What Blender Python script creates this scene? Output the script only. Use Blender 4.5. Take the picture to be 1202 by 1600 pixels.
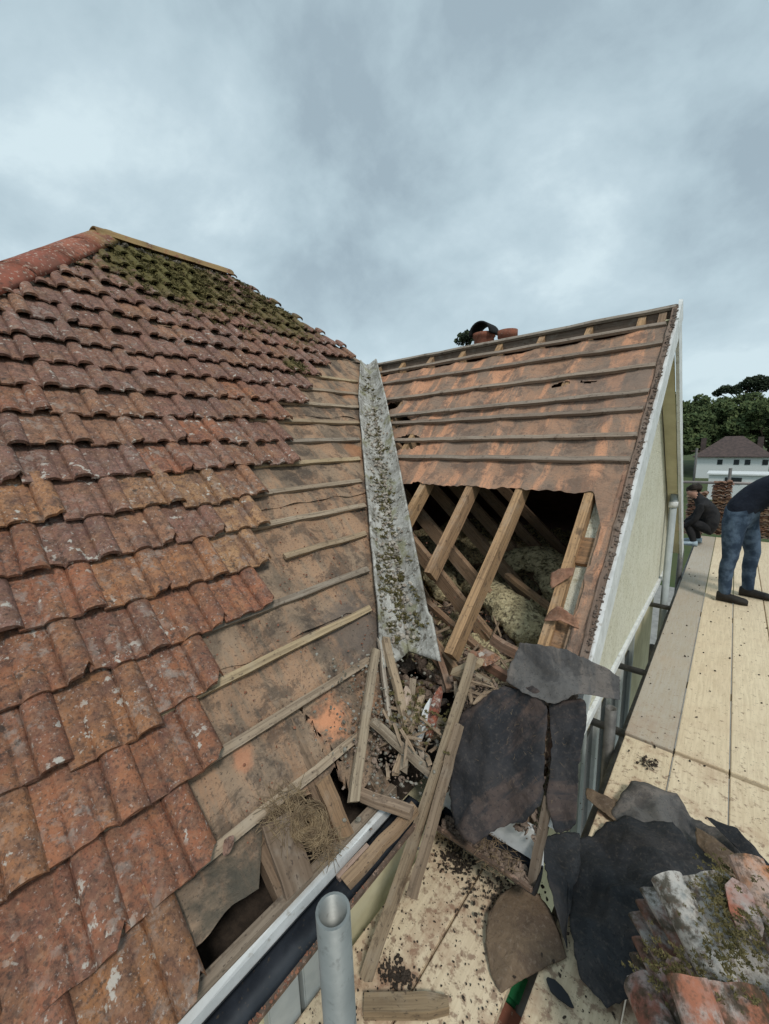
import bpy, bmesh, math, random
from mathutils import Vector, Matrix, noise
random.seed(7)
scene = bpy.context.scene
for o in list(bpy.data.objects): bpy.data.objects.remove(o)
COL = scene.collection
V = Vector
# ------------------------------------------------------------------ camera
CAM_H = 1.741
YAW, PITCH, ROLL = 0.7158, math.atan(109.453 / 627.24), -0.0298
fh = V((-math.sin(YAW), math.cos(YAW), 0)); rt = V((math.cos(YAW), math.sin(YAW), 0)); up = V((0, 0, 1))
Fw = fh * math.cos(PITCH) - up * math.sin(PITCH); Uw = up * math.cos(PITCH) + fh * math.sin(PITCH)
Rw = rt * math.cos(ROLL) + Uw * math.sin(ROLL); Uw = Uw * math.cos(ROLL) - rt * math.sin(ROLL)
cd = bpy.data.cameras.new('camera'); cam = bpy.data.objects.new('camera', cd); COL.objects.link(cam)
M = Matrix((Rw, Uw, -Fw)).transposed().to_4x4(); M.translation = V((0, 0, CAM_H)); cam.matrix_world = M
cd.sensor_fit = 'HORIZONTAL'; cd.sensor_width = 36; cd.lens = 627.24 / 1202 * 36
cd.clip_start = 0.02; cd.clip_end = 3000
scene.camera = cam
# ------------------------------------------------------------------ world + sun
SUN_DIR = V((0.62, -0.42, 0.95)).normalized()          # towards the sun
world = bpy.data.worlds.new('World'); scene.world = world; world.use_nodes = True
wn = world.node_tree; wn.nodes.clear()
def N(tree, t, **kw):
    n = tree.nodes.new(t)
    for k, v in kw.items(): setattr(n, k, v)
    return n
wo = N(wn, 'ShaderNodeOutputWorld'); mixs = N(wn, 'ShaderNodeMixShader'); bgs = N(wn, 'ShaderNodeBackground'); bgc = N(wn, 'ShaderNodeBackground')
sky = N(wn, 'ShaderNodeTexSky', sky_type='NISHITA', sun_disc=False)
sky.sun_elevation = math.asin(SUN_DIR.z); sky.sun_rotation = math.atan2(SUN_DIR.x, SUN_DIR.y)
wn.links.new(sky.outputs[0], bgs.inputs[0]); bgs.inputs[1].default_value = 0.1
tc = N(wn, 'ShaderNodeTexCoord'); sep = N(wn, 'ShaderNodeSeparateXYZ'); wn.links.new(tc.outputs['Generated'], sep.inputs[0])
zz = N(wn, 'ShaderNodeMath', operation='MAXIMUM'); wn.links.new(sep.outputs[2], zz.inputs[0]); zz.inputs[1].default_value = 0.0
za = N(wn, 'ShaderNodeMath', operation='ADD'); wn.links.new(zz.outputs[0], za.inputs[0]); za.inputs[1].default_value = 0.55
dx = N(wn, 'ShaderNodeMath', operation='DIVIDE'); wn.links.new(sep.outputs[0], dx.inputs[0]); wn.links.new(za.outputs[0], dx.inputs[1])
dy = N(wn, 'ShaderNodeMath', operation='DIVIDE'); wn.links.new(sep.outputs[1], dy.inputs[0]); wn.links.new(za.outputs[0], dy.inputs[1])
cmb = N(wn, 'ShaderNodeCombineXYZ'); wn.links.new(dx.outputs[0], cmb.inputs[0]); wn.links.new(dy.outputs[0], cmb.inputs[1]); cmb.inputs[2].default_value = 8.4
cn = N(wn, 'ShaderNodeTexNoise'); cn.inputs['Scale'].default_value = 2.3; cn.inputs['Detail'].default_value = 12; cn.inputs['Roughness'].default_value = 0.57; cn.inputs['Distortion'].default_value = 0.15
wn.links.new(cmb.outputs[0], cn.inputs['Vector'])
cr = N(wn, 'ShaderNodeValToRGB'); wn.links.new(cn.outputs[0], cr.inputs[0])
el = cr.color_ramp.elements
el[0].position = 0.36; el[0].color = (0.30, 0.385, 0.44, 1); el[1].position = 0.64; el[1].color = (0.57, 0.685, 0.73, 1)
e = el.new(0.47); e.color = (0.39, 0.495, 0.55, 1)
e = el.new(0.56); e.color = (0.46, 0.57, 0.625, 1)
hz = N(wn, 'ShaderNodeMapRange'); wn.links.new(zz.outputs[0], hz.inputs[0]); hz.inputs[1].default_value = 0.0; hz.inputs[2].default_value = 0.40; hz.inputs[3].default_value = 0.6; hz.inputs[4].default_value = 0.0
hm = N(wn, 'ShaderNodeMix', data_type='RGBA'); wn.links.new(hz.outputs[0], hm.inputs['Factor']); wn.links.new(cr.outputs[0], hm.inputs['A']); hm.inputs['B'].default_value = (0.50, 0.615, 0.665, 1)
wn.links.new(hm.outputs['Result'], bgc.inputs[0]); bgc.inputs[1].default_value = 1.0
mixs.inputs[0].default_value = 0.95
wn.links.new(bgs.outputs[0], mixs.inputs[1]); wn.links.new(bgc.outputs[0], mixs.inputs[2]); wn.links.new(mixs.outputs[0], wo.inputs[0])
sl = bpy.data.lights.new('sun', 'SUN'); sl.energy = 1.5; sl.angle = math.radians(10); sl.color = (1.0, 0.955, 0.89)
so = bpy.data.objects.new('sun', sl); COL.objects.link(so); so.rotation_euler = (-SUN_DIR).to_track_quat('-Z', 'Y').to_euler(); so.location = (6, -4, 10)
vs = scene.view_settings; vs.view_transform = 'Standard'; vs.look = 'None'; vs.exposure = 0.28; vs.gamma = 1.0; vs.use_curve_mapping = False

# ------------------------------------------------------------------ materials
class MB:
    def __init__(s, name):
        s.m = bpy.data.materials.new(name); s.m.use_nodes = True; s.t = s.m.node_tree; s.t.nodes.clear()
        s.out = N(s.t, 'ShaderNodeOutputMaterial'); s.b = N(s.t, 'ShaderNodeBsdfPrincipled'); s.t.links.new(s.b.outputs[0], s.out.inputs[0])
        s.pos = N(s.t, 'ShaderNodeNewGeometry').outputs['Position']; s.uv = N(s.t, 'ShaderNodeUVMap').outputs[0]
        oi = N(s.t, 'ShaderNodeObjectInfo'); s.ocol = oi.outputs['Color']; s.ornd = oi.outputs['Random']
        s.b.inputs['Roughness'].default_value = 0.9; s.b.inputs['Specular IOR Level'].default_value = 0.25
    def lk(s, v, i):
        if hasattr(v, 'is_output'): s.t.links.new(v, i)
        elif isinstance(v, tuple) and len(v) == 3 and i.type == 'RGBA': i.default_value = (*v, 1)
        else: i.default_value = v
    def mapv(s, v, sc=(1, 1, 1), off=(0, 0, 0)):
        n = N(s.t, 'ShaderNodeMapping'); s.lk(v, n.inputs[0]); n.inputs['Scale'].default_value = sc; n.inputs['Location'].default_value = off; return n.outputs[0]
    def noise(s, v, sc, det=4, ro=0.55, dist=0.0):
        n = N(s.t, 'ShaderNodeTexNoise'); s.lk(v, n.inputs['Vector']); n.inputs['Scale'].default_value = sc; n.inputs['Detail'].default_value = det; n.inputs['Roughness'].default_value = ro; n.inputs['Distortion'].default_value = dist; return n.outputs[0]
    def vor(s, v, sc, feat='F1'):
        n = N(s.t, 'ShaderNodeTexVoronoi', feature=feat); s.lk(v, n.inputs['Vector']); n.inputs['Scale'].default_value = sc; return n.outputs['Distance']
    def rng(s, v, a, b, c=0.0, d=1.0):
        n = N(s.t, 'ShaderNodeMapRange'); n.interpolation_type = 'SMOOTHSTEP'; s.lk(v, n.inputs[0]); n.inputs[1].default_value = a; n.inputs[2].default_value = b; n.inputs[3].default_value = c; n.inputs[4].default_value = d; return n.outputs[0]
    def mth(s, op, a, b=0.0):
        n = N(s.t, 'ShaderNodeMath', operation=op); s.lk(a, n.inputs[0]); s.lk(b, n.inputs[1]); return n.outputs[0]
    def mix(s, f, a, b, bl='MIX'):
        n = N(s.t, 'ShaderNodeMix', data_type='RGBA', blend_type=bl); s.lk(f, n.inputs['Factor']); s.lk(a, n.inputs['A']); s.lk(b, n.inputs['B']); return n.outputs['Result']
    def dist(s, p, c):
        n = N(s.t, 'ShaderNodeVectorMath', operation='DISTANCE'); s.lk(p, n.inputs[0]); n.inputs[1].default_value = c; return n.outputs['Value']
    def fin(s, col, bump=None, bs=0.3, bd=0.01, rough=None):
        s.lk(col, s.b.inputs['Base Color'])
        if rough is not None: s.lk(rough, s.b.inputs['Roughness'])
        if bump is not None:
            n = N(s.t, 'ShaderNodeBump'); n.inputs['Strength'].default_value = bs; n.inputs['Distance'].default_value = bd; s.lk(bump, n.inputs['Height']); s.t.links.new(n.outputs[0], s.b.inputs['Normal'])
        return s.m

aL, aR = 0.7373, 0.7505
Xe, ze, Y0, XG = -0.9035, 0.3672, 1.2553, -0.3716
cL, sL, tL = math.cos(aL), math.sin(aL), math.tan(aL)
cR, sR, tR = math.cos(aR), math.sin(aR), math.tan(aR)
def LP(y, s, n=0.0): return V((Xe - s * cL + n * sL, y, ze + s * sL + n * cL))      # point on the main slope
def RP(x, s, n=0.0): return V((x, Y0 + s * cR - n * sR, ze + s * sR + n * cR))      # point on the wing's near slope
ZR = 2.6132; YR = Y0 + (ZR - ze) / tR; SR = (ZR - ze) / sR                          # wing ridge
XC = Xe - (ZR - ze) / tL; SC = (ZR - ze) / sL                                       # where hip, valley and wing ridge meet
XM = -4.4924; ZM = ze + (Xe - XM) * tL; SM = (Xe - XM) / cL; AY = 1.3813; BY = YR - (ZM - ZR) / tL
def valY(s): return Y0 + s * sL / tR
def valX(s): return Xe - s * sR / tL

def m_tile():
    b = MB('clay_tile'); p = b.pos
    big = b.noise(p, 7, 7, .65); fine = b.noise(p, 60, 6, .75); med = b.noise(p, 22, 7, .68, .4)
    c = b.mix(b.rng(big, .48, .68, 0, .55), b.ocol, (0.33, 0.17, 0.08))
    c = b.mix(b.rng(b.noise(b.mapv(p, off=(2, 2, 5)), 16, 5, .65), .42, .62, 0, .65), c, (0.15, 0.088, 0.064))
    c = b.mix(b.rng(b.noise(b.mapv(p, off=(5, 2, 8)), 11, 4), .45, .7, 0, .6), c, (0.135, 0.07, 0.06))
    c = b.mix(b.rng(fine, .45, .70, 0, .6), c, (0.38, 0.22, 0.14))
    c = b.mix(b.rng(b.noise(b.mapv(p, off=(6, 1, 3)), 48, 6, .75), .50, .64, 0, .7), c, (0.085, 0.05, 0.04))
    c = b.mix(b.rng(b.noise(b.mapv(p, off=(1, 7, 3)), 130, 3), .52, .7, 0, .6), c, (0.06, 0.042, 0.036))
    dk = b.mth('MULTIPLY', b.rng(b.noise(b.mapv(p, off=(9, 1, 4)), 34, 4, .6), .57, .66), b.rng(b.noise(b.mapv(p, off=(3, 3, 1)), 6, 2), .42, .6))
    c = b.mix(b.mth('MULTIPLY', dk, .75), c, (0.05, 0.043, 0.038))
    gy = b.mth('MULTIPLY', b.rng(med, .50, .62), b.rng(b.noise(b.mapv(p, off=(2, 9, 9)), 4.5, 3), .44, .62))
    c = b.mix(b.mth('MULTIPLY', gy, .5), c, (0.36, 0.31, 0.27))
    li = b.mth('MULTIPLY', b.rng(b.noise(b.mapv(p, off=(4, 4, 7)), 30, 4, .6), .60, .65), b.rng(b.noise(b.mapv(p, off=(8, 2, 2)), 5, 2), .45, .60))
    c = b.mix(b.mth('MULTIPLY', li, .85), c, (0.54, 0.50, 0.44))
    li2 = b.rng(b.noise(b.mapv(p, off=(14, 4, 7)), 85, 4, .65), .60, .68)
    c = b.mix(b.mth('MULTIPLY', li2, .65), c, (0.46, 0.38, 0.33))
    # moss and yellow lichen near the top of the slope
    mm = b.rng(b.dist(p, LP(1.75, 4.4)), 1.15, .25); mm2 = b.rng(b.dist(p, LP(2.75, 4.0)), .9, .2); mm3 = b.rng(b.dist(p, LP(2.42, 3.05)), .22, .05)
    mk = b.mth('MAXIMUM', b.mth('MAXIMUM', mm, b.mth('MULTIPLY', mm2, .8)), mm3)
    ms = b.rng(b.mth('ADD', b.noise(b.mapv(p, off=(6, 6, 6)), 13, 5, .65), b.mth('MULTIPLY', mk, .34)), .64, .76)
    mc = b.mix(b.noise(p, 40, 3), (0.055, 0.05, 0.02), (0.19, 0.155, 0.05))
    c = b.mix(b.mth('MULTIPLY', ms, mk), c, mc)
    h = b.mth('ADD', b.mth('MULTIPLY', fine, .6), b.mth('ADD', med, b.mth('MULTIPLY', b.mth('MULTIPLY', ms, mk), 2.0)))
    return b.fin(c, h, .8, .010)
def m_ridge():
    b = MB('ridge_clay'); p = b.pos
    c = b.mix(b.rng(b.noise(p, 9, 5, .6), .4, .65), b.ocol, (0.20, 0.085, 0.06))
    c = b.mix(b.rng(b.noise(p, 40, 4), .56, .66, 0, .7), c, (0.5, 0.42, 0.34))
    c = b.mix(b.rng(b.noise(b.mapv(p, off=(3, 1, 1)), 28, 4), .58, .7, 0, .8), c, (0.07, 0.05, 0.04))
    ye = b.rng(b.dist(p, (XM, 1.95, ZM + .05)), .9, .55)
    c = b.mix(b.mth('MULTIPLY', ye, b.rng(b.noise(p, 14, 4, .6), .36, .5)), c, (0.29, 0.19, 0.085))
    return b.fin(c, b.noise(p, 60, 4), .4, .006)
def m_felt(name, base, alt, orange, of=0.5, dark=(0.05, 0.04, 0.035), sx=1.0, stains=(), rel=.8):
    b = MB(name); u = b.uv
    st = b.noise(b.mapv(u, (7 * sx, 1.2, 1)), 1.0, 9, .68, .3); bl = b.noise(u, 3.2, 9, .7, .5); fi = b.noise(u, 60, 4, .7)
    c = b.mix(b.rng(bl, .41, .58), base, alt)
    c = b.mix(b.mth('MULTIPLY', b.rng(st, .48, .58), of), c, orange)
    c = b.mix(b.rng(b.noise(b.mapv(u, off=(3, 8, 0)), 5.5, 9, .74, .4), .49, .58, 0, .6), c, dark)
    c = b.mix(b.rng(fi, .5, .75, 0, .45 if rel > .5 else .16), c, (0.30, 0.24, 0.19))
    c = b.mix(b.rng(b.noise(b.mapv(u, off=(1, 5, 0)), 90, 4, .7), .55, .66, 0, .7), c, dark)
    for (q, r0, col, k) in stains:
        c = b.mix(b.mth('MULTIPLY', b.rng(b.mth('ADD', b.dist(b.pos, q), b.mth('MULTIPLY', b.noise(u, 14, 4, .65), r0 * 1.1)), r0 * 1.15, r0 * .75), k), c, col)
    wr = b.noise(b.mapv(u, (9, 22, 1)), 1.0, 5, .6, 1.2)
    return b.fin(c, b.mth('ADD', b.mth('MULTIPLY', fi, .35), b.mth('ADD', bl, wr)), rel, .012)
def m_wood(name, tint=1.0):
    b = MB(name); u = b.uv
    ad = N(b.t, 'ShaderNodeVectorMath', operation='ADD'); b.lk(u, ad.inputs[0])
    cx = N(b.t, 'ShaderNodeCombineXYZ'); b.lk(b.mth('MULTIPLY', b.ornd, 37.0), cx.inputs[0]); b.lk(b.mth('MULTIPLY', b.ornd, 11.0), cx.inputs[1]); b.t.links.new(cx.outputs[0], ad.inputs[1]); u = ad.outputs[0]
    gr = b.noise(b.mapv(u, (3, 90, 1)), 1.0, 5, .6, .5); lg = b.noise(u, 9, 4, .6); sp = b.noise(b.mapv(u, (1, 1.6, 1)), 55, 3, .6)
    c = b.mix(b.rng(gr, .38, .66), b.ocol, b.mix(.55, b.ocol, (0.09, 0.06, 0.04)))
    c = b.mix(b.rng(lg, .5, .7, 0, .55), c, b.mix(.5, b.ocol, (0.34, 0.30, 0.25)))
    c = b.mix(b.rng(b.noise(b.mapv(u, off=(4, 1, 0)), 14, 5, .65), .55, .68, 0, .65), c, (0.075, 0.052, 0.038))
    c = b.mix(b.rng(sp, .60, .68, 0, .7), c, (0.05, 0.036, 0.03))
    return b.fin(c, gr, .4, .004)
def m_valley():
    b = MB('valley_mortar'); p = b.pos; u = b.uv
    c = b.mix(b.rng(b.noise(p, 6, 6, .65, .4), .38, .62), (0.26, 0.245, 0.215), (0.50, 0.485, 0.445))
    c = b.mix(b.rng(b.noise(b.mapv(u, (2.2, 26, 1)), 1, 5, .6), .53, .66, 0, .6), c, (0.17, 0.15, 0.125))
    c = b.mix(b.rng(b.noise(b.mapv(p, off=(3, 1, 2)), 26, 5, .65), .53, .64, 0, .85), c, (0.10, 0.085, 0.065))
    c = b.mix(b.rng(b.noise(b.mapv(p, off=(7, 1, 2)), 60, 3), .6, .68, 0, .8), c, (0.66, 0.65, 0.6))
    c = b.mix(b.mth('MULTIPLY', b.rng(b.noise(b.mapv(p, off=(1, 7, 2)), 7, 4), .53, .66), .6), c, (0.20, 0.19, 0.075))
    return b.fin(c, b.noise(p, 40, 6, .7), .7, .012)
def m_plain(name, col, col2=None, sc=20, bump=.2, rough=.85, metal=0.0, spots=None, spec=.25, sp=(.58, .68), spsc=60, bd=.006):
    b = MB(name); n = b.noise(b.pos, sc, 5, .6)
    c = b.mix(b.rng(n, .35, .65), col, col2 or tuple(x * .75 for x in col))
    if spots: c = b.mix(b.rng(b.noise(b.mapv(b.pos, off=(3, 2, 1)), spsc, 4, .65), sp[0], sp[1]), c, spots)
    b.b.inputs['Metallic'].default_value = metal; b.b.inputs['Specular IOR Level'].default_value = spec
    return b.fin(c, b.noise(b.pos, sc * 3, 4), bump, bd, rough)
def m_board():
    b = MB('scaffold_board'); p = b.pos; u = b.uv
    fl = b.noise(b.mapv(u, (5, 75, 1)), 1.0, 5, .65, .6); lg = b.noise(p, 2.6, 5, .6)
    c = b.mix(b.rng(fl, .38, .64), b.ocol, b.mix(.28, b.ocol, (0.36, 0.26, 0.15)))
    c = b.mix(b.rng(lg, .45, .7, 0, .35), c, b.mix(.5, b.ocol, (0.50, 0.34, 0.21)))
    # dirt trodden in near the strip-out
    near = b.rng(b.dist(p, (-0.45, 1.1, 0)), 2.3, .5)
    dn = b.noise(b.mapv(p, off=(2, 3, 4)), 30, 6, .7)
    c = b.mix(b.rng(b.mth('ADD', dn, b.mth('MULTIPLY', near, .09)), .58, .70, 0, .8), c, (0.25, 0.16, 0.11))
    c = b.mix(b.mth('MULTIPLY', b.rng(b.noise(b.mapv(p, off=(5, 3, 4)), 5, 5, .65), .47, .66), b.mth('ADD', b.mth('MULTIPLY', near, .55), .06)), c, (0.33, 0.18, 0.115))
    c = b.mix(b.rng(b.noise(b.mapv(p, off=(8, 3, 4)), 110, 3), .66, .71, 0, .85), c, (0.06, 0.045, 0.035))
    return b.fin(c, b.mth('ADD', fl, dn), .25, .004)
def m_leaf(name, c1, c2):
    b = MB(name); n = b.noise(b.pos, .35, 3, .6)
    oi = N(b.t, 'ShaderNodeAttribute'); oi.attribute_name = 'tone'
    c = b.mix(oi.outputs['Fac'], c1, c2); c = b.mix(b.rng(n, .4, .62, 0, .5), c, tuple(x * .6 for x in c1))
    return b.fin(c)
def m_stucco():
    b = MB('cream_roughcast'); p = b.pos
    c = b.mix(b.rng(b.noise(b.mapv(p, (1, 1, .6)), 6, 6, .65), .4, .66), (0.84, 0.815, 0.67), (0.75, 0.72, 0.56))
    c = b.mix(b.rng(b.noise(p, 34, 5, .75), .52, .62, 0, .7), c, (0.46, 0.42, 0.28))
    c = b.mix(b.rng(b.noise(b.mapv(p, off=(4, 2, 0)), 40, 5, .75), .54, .66, 0, .7), c, (0.88, 0.86, 0.72))
    return b.fin(c, b.noise(p, 60, 5, .75), 1.0, .02)
def m_jeans():
    b = MB('denim'); p = b.pos
    c = b.mix(b.rng(b.noise(p, 9, 5, .6), .38, .66), (0.026, 0.044, 0.075), (0.095, 0.14, 0.205))
    return b.fin(c, b.noise(b.mapv(p, (1, 1, .4)), 24, 4), .5, .02)

T_TILE, T_RIDGE, T_VAL, T_BOARD, T_STUC, T_JEANS = m_tile(), m_ridge(), m_valley(), m_board(), m_stucco(), m_jeans()
T_WOOD = m_wood('timber')
T_FELT_M = m_felt('underlay_main', (0.33, 0.23, 0.155), (0.19, 0.14, 0.10), (0.46, 0.26, 0.15), .5, stains=((LP(.98, .36), .17, (0.62, 0.28, 0.15), .95), (LP(.60, .42), .09, (0.55, 0.25, 0.14), .7), (LP(.45, .08), .35, (0.075, 0.07, 0.055), .8), (LP(2.35, 1.95), .25, (0.42, 0.20, 0.10), .7), (LP(2.85, 2.75), .2, (0.42, 0.20, 0.10), .6), (LP(1.35, .65), .45, (0.13, 0.105, 0.09), .75)))
T_FELT_W = m_felt('underlay_wing', (0.39, 0.23, 0.15), (0.27, 0.19, 0.14), (0.62, 0.31, 0.18), .9, dark=(0.12, 0.09, 0.075), stains=((RP(-.6, 2.5), .8, (0.22, 0.165, 0.135), .5), (RP(-.55, 1.5), .5, (0.24, 0.16, 0.115), .45)))
T_FELT_D = m_felt('felt_black', (0.026, 0.028, 0.032), (0.040, 0.042, 0.046), (0.075, 0.06, 0.052), .25, dark=(0.018, 0.019, 0.021), rel=.35)
T_FELT_G = m_felt('felt_grey', (0.125, 0.118, 0.112), (0.085, 0.081, 0.08), (0.21, 0.175, 0.15), .5, dark=(0.05, 0.048, 0.048), rel=.35)
T_FELT_R = m_felt('felt_dusty', (0.042, 0.040, 0.042), (0.028, 0.029, 0.033), (0.14, 0.092, 0.072), .4, dark=(0.022, 0.023, 0.026), rel=.35, stains=((RP(-.60, -.04), .12, (0.17, 0.115, 0.09), .7), (RP(-.57, .36), .11, (0.19, 0.12, 0.088), .75), (RP(-.40, .40), .08, (0.18, 0.12, 0.09), .7)))
T_FELT_B = m_felt('felt_brown', (0.165, 0.115, 0.075), (0.125, 0.088, 0.06), (0.20, 0.14, 0.09), .4, dark=(0.09, 0.062, 0.045))
T_FELT_O = m_felt('felt_orange', (0.36, 0.19, 0.12), (0.28, 0.14, 0.09), (0.45, 0.24, 0.15), .4, dark=(0.16, 0.09, 0.06))
T_WHITE = m_plain('white_paint', (0.74, 0.75, 0.74), (0.60, 0.61, 0.60), 12, .1, .6, spots=(0.45, 0.43, 0.39), sp=(.58, .72), spsc=24)
T_GUT = m_plain('gutter_black', (0.018, 0.021, 0.027), (0.03, 0.034, 0.042), 14, .1, .38, spots=(0.09, 0.07, 0.05), sp=(.62, .72), spec=.5)
T_GUTG = m_plain('gutter_lip_worn', (0.16, 0.105, 0.075), (0.09, 0.065, 0.05), 30, .5, .8, spots=(0.3, 0.2, 0.15), sp=(.56, .64))
T_PIPE = m_plain('pipe_grey', (0.40, 0.43, 0.42), (0.33, 0.36, 0.36), 9, .1, .55)
T_GALV = m_plain('galvanised_tube', (0.30, 0.31, 0.295), (0.22, 0.23, 0.22), 7, .12, .48, .5, spots=(0.19, 0.195, 0.185), spec=.4, sp=(.55, .72))
T_RUST = m_plain('old_tube', (0.16, 0.155, 0.145), (0.10, 0.095, 0.09), 16, .2, .6, .4)
T_MOSS = m_plain('moss', (0.085, 0.075, 0.03), (0.17, 0.14, 0.06), 30, .6, .95)
T_MOSSG = m_plain('dry_moss_mortar', (0.30, 0.28, 0.24), (0.12, 0.105, 0.075), 22, .6, .95)
T_GRIT = m_plain('mortar_crumbs', (0.46, 0.42, 0.36), (0.24, 0.19, 0.15), 40, .5, .95)
T_SOIL_SHADE = m_plain('soil_and_shade', (0.035, 0.027, 0.021), (0.06, 0.045, 0.034), 40, .5, .95)  # soil colour, also used to paint shade on the attic floor
T_CLAYB = m_plain('clay_crumbs', (0.30, 0.14, 0.085), (0.20, 0.085, 0.055), 40, .5, .95)
T_STRAW = m_plain('straw', (0.27, 0.195, 0.115), (0.15, 0.105, 0.065), 30, .1, .9)
T_INS = m_plain('mineral_wool', (0.70, 0.61, 0.38), (0.52, 0.44, 0.26), 16, 1.0, 1.0, spots=(0.20, 0.165, 0.10), spsc=32, bd=.03, sp=(.47, .62))
T_INSD = m_plain('dusty_wool', (0.30, 0.225, 0.175), (0.16, 0.12, 0.095), 14, 1.0, 1.0, bd=.02)
T_CREAM = m_plain('cream_render', (0.64, 0.59, 0.40), (0.54, 0.49, 0.32), 6, .3, .9)
T_BRICK = m_plain('chimney_clay', (0.27, 0.10, 0.06), (0.19, 0.075, 0.05), 14, .3, .9, spots=(0.33, 0.25, 0.19))
T_BLACK = m_plain('soot', (0.012, 0.012, 0.012), (0.02, 0.02, 0.02), 20, .3, .9)
T_GREEN = m_plain('green_plastic', (0.02, 0.16, 0.06), (0.015, 0.12, 0.045), 20, .1, .5)
T_NAVY = m_plain('navy_jumper', (0.008, 0.011, 0.02), (0.013, 0.017, 0.028), 14, .5, .95, bd=.015)
T_DKCLO = m_plain('black_workwear', (0.014, 0.014, 0.016), (0.028, 0.027, 0.028), 14, .5, .95, bd=.015)
T_SKIN = m_plain('skin', (0.52, 0.30, 0.22), (0.47, 0.26, 0.19), 20, .05, .6)
T_SHOE = m_plain('dark_shoe', (0.018, 0.015, 0.013), (0.03, 0.026, 0.022), 20, .2, .7)
T_SHOEP = m_plain('pale_shoe', (0.45, 0.55, 0.60), (0.30, 0.38, 0.44), 30, .2, .7)
T_HAIR = m_plain('dark_hair', (0.02, 0.015, 0.012), (0.035, 0.026, 0.02), 60, .5, .8)
T_ROOFD = m_plain('distant_tile', (0.105, 0.075, 0.068), (0.07, 0.053, 0.05), 2.5, .4, .9)
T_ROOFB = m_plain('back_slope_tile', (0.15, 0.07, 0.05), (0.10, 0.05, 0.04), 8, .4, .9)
T_GLASS = m_plain('dark_pane', (0.02, 0.024, 0.028), (0.03, 0.034, 0.038), 3, .0, .15, spec=.5)
T_GRASS = m_plain('grass', (0.05, 0.075, 0.025), (0.075, 0.085, 0.035), .4, .3, .95)
T_BARK = m_plain('bark', (0.06, 0.045, 0.03), (0.04, 0.03, 0.022), 3, .4, .95)
T_LEAF = m_leaf('leaves', (0.045, 0.072, 0.028), (0.125, 0.155, 0.06))
T_LEAFD = m_leaf('pine_leaves', (0.018, 0.03, 0.016), (0.04, 0.055, 0.026))

# ------------------------------------------------------------------ mesh helpers
def mesh(name, vs_, fs, mat, parent=None, uv=None, smooth=False, color=None, mats=None):
    me = bpy.data.meshes.new(name); me.from_pydata([tuple(v) for v in vs_], [], fs); me.update()
    if mats:
        for m in mats: me.materials.append(m)
    else: me.materials.append(mat)
    if uv is not None:
        ul = me.uv_layers.new(name='UVMap')
        for lp in me.loops: ul.data[lp.index].uv = uv[lp.vertex_index]
    if smooth: me.polygons.foreach_set('use_smooth', [True] * len(me.polygons))
    o = bpy.data.objects.new(name, me); COL.objects.link(o)
    if color: o.color = (*color, 1)
    if parent: par(o, parent)
    return o
def par(o, p):
    o.parent = p
    if p.type == 'EMPTY': o.matrix_parent_inverse = Matrix.Translation(-p.location)
def thing(name, loc, label, cat, group=None):
    o = bpy.data.objects.new(name, None); COL.objects.link(o); o.location = loc; o.empty_display_size = .1
    return tag(o, label, cat, group)
def tag(o, label, cat, group=None):
    o['label'] = label; o['category'] = cat
    if group: o['group'] = group
    return o
def kind(o, k): o['kind'] = k; return o
def jit(a): return random.uniform(-a, a)
def fbm(p, sc=1.0):
    return noise.fractal(V(p) * sc, 1.0, 2.0, 4)
def barg(p0, p1, w, t, upv=(0, 0, 1), seg=6, wob=.0, taper=None, bend=0.0, rag=0.0):
    """Timber from p0 to p1; w across, t along upv. Returns verts, faces, uv."""
    p0, p1 = V(p0), V(p1); d = (p1 - p0); L = d.length; d.normalize()
    upv = V(upv); side = d.cross(upv).normalized(); nn = side.cross(d).normalized()
    vs_, fs, uv = [], [], []
    for i in range(seg + 1):
        f = i / seg; c = p0.lerp(p1, f) + nn * bend * math.sin(math.pi * f) + V((jit(wob), jit(wob), jit(wob)))
        ends = (i == 0 or i == seg)
        for k, (a, b_) in enumerate(((-1, -1), (1, -1), (1, 1), (-1, 1))):
            ww = w * (taper if (taper and i == seg) else 1)
            e_ = d * (jit(rag) if ends else 0)
            vs_.append(c + side * a * ww / 2 * (1 + jit(.04)) + nn * b_ * t / 2 * (1 + jit(.04)) + e_)
            uv.append((f * L, (0, w, w + t, 2 * w + t)[k]))
    for i in range(seg):
        for k in range(4):
            a = i * 4 + k; b_ = i * 4 + (k + 1) % 4
            fs.append((a, b_, b_ + 4, a + 4))
    fs.append((3, 2, 1, 0)); n = seg * 4; fs.append((n, n + 1, n + 2, n + 3))
    return vs_, fs, uv
def bar(name, p0, p1, w, t, mat, parent=None, color=None, **k):
    o_ = (V(p0) + V(p1)) / 2 if parent is None else V((0, 0, 0))
    vs_, fs, uv = barg(V(p0) - o_, V(p1) - o_, w, t, **k)
    o = mesh(name, vs_, fs, mat, parent, uv, color=color); o.location = o_
    return o
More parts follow.
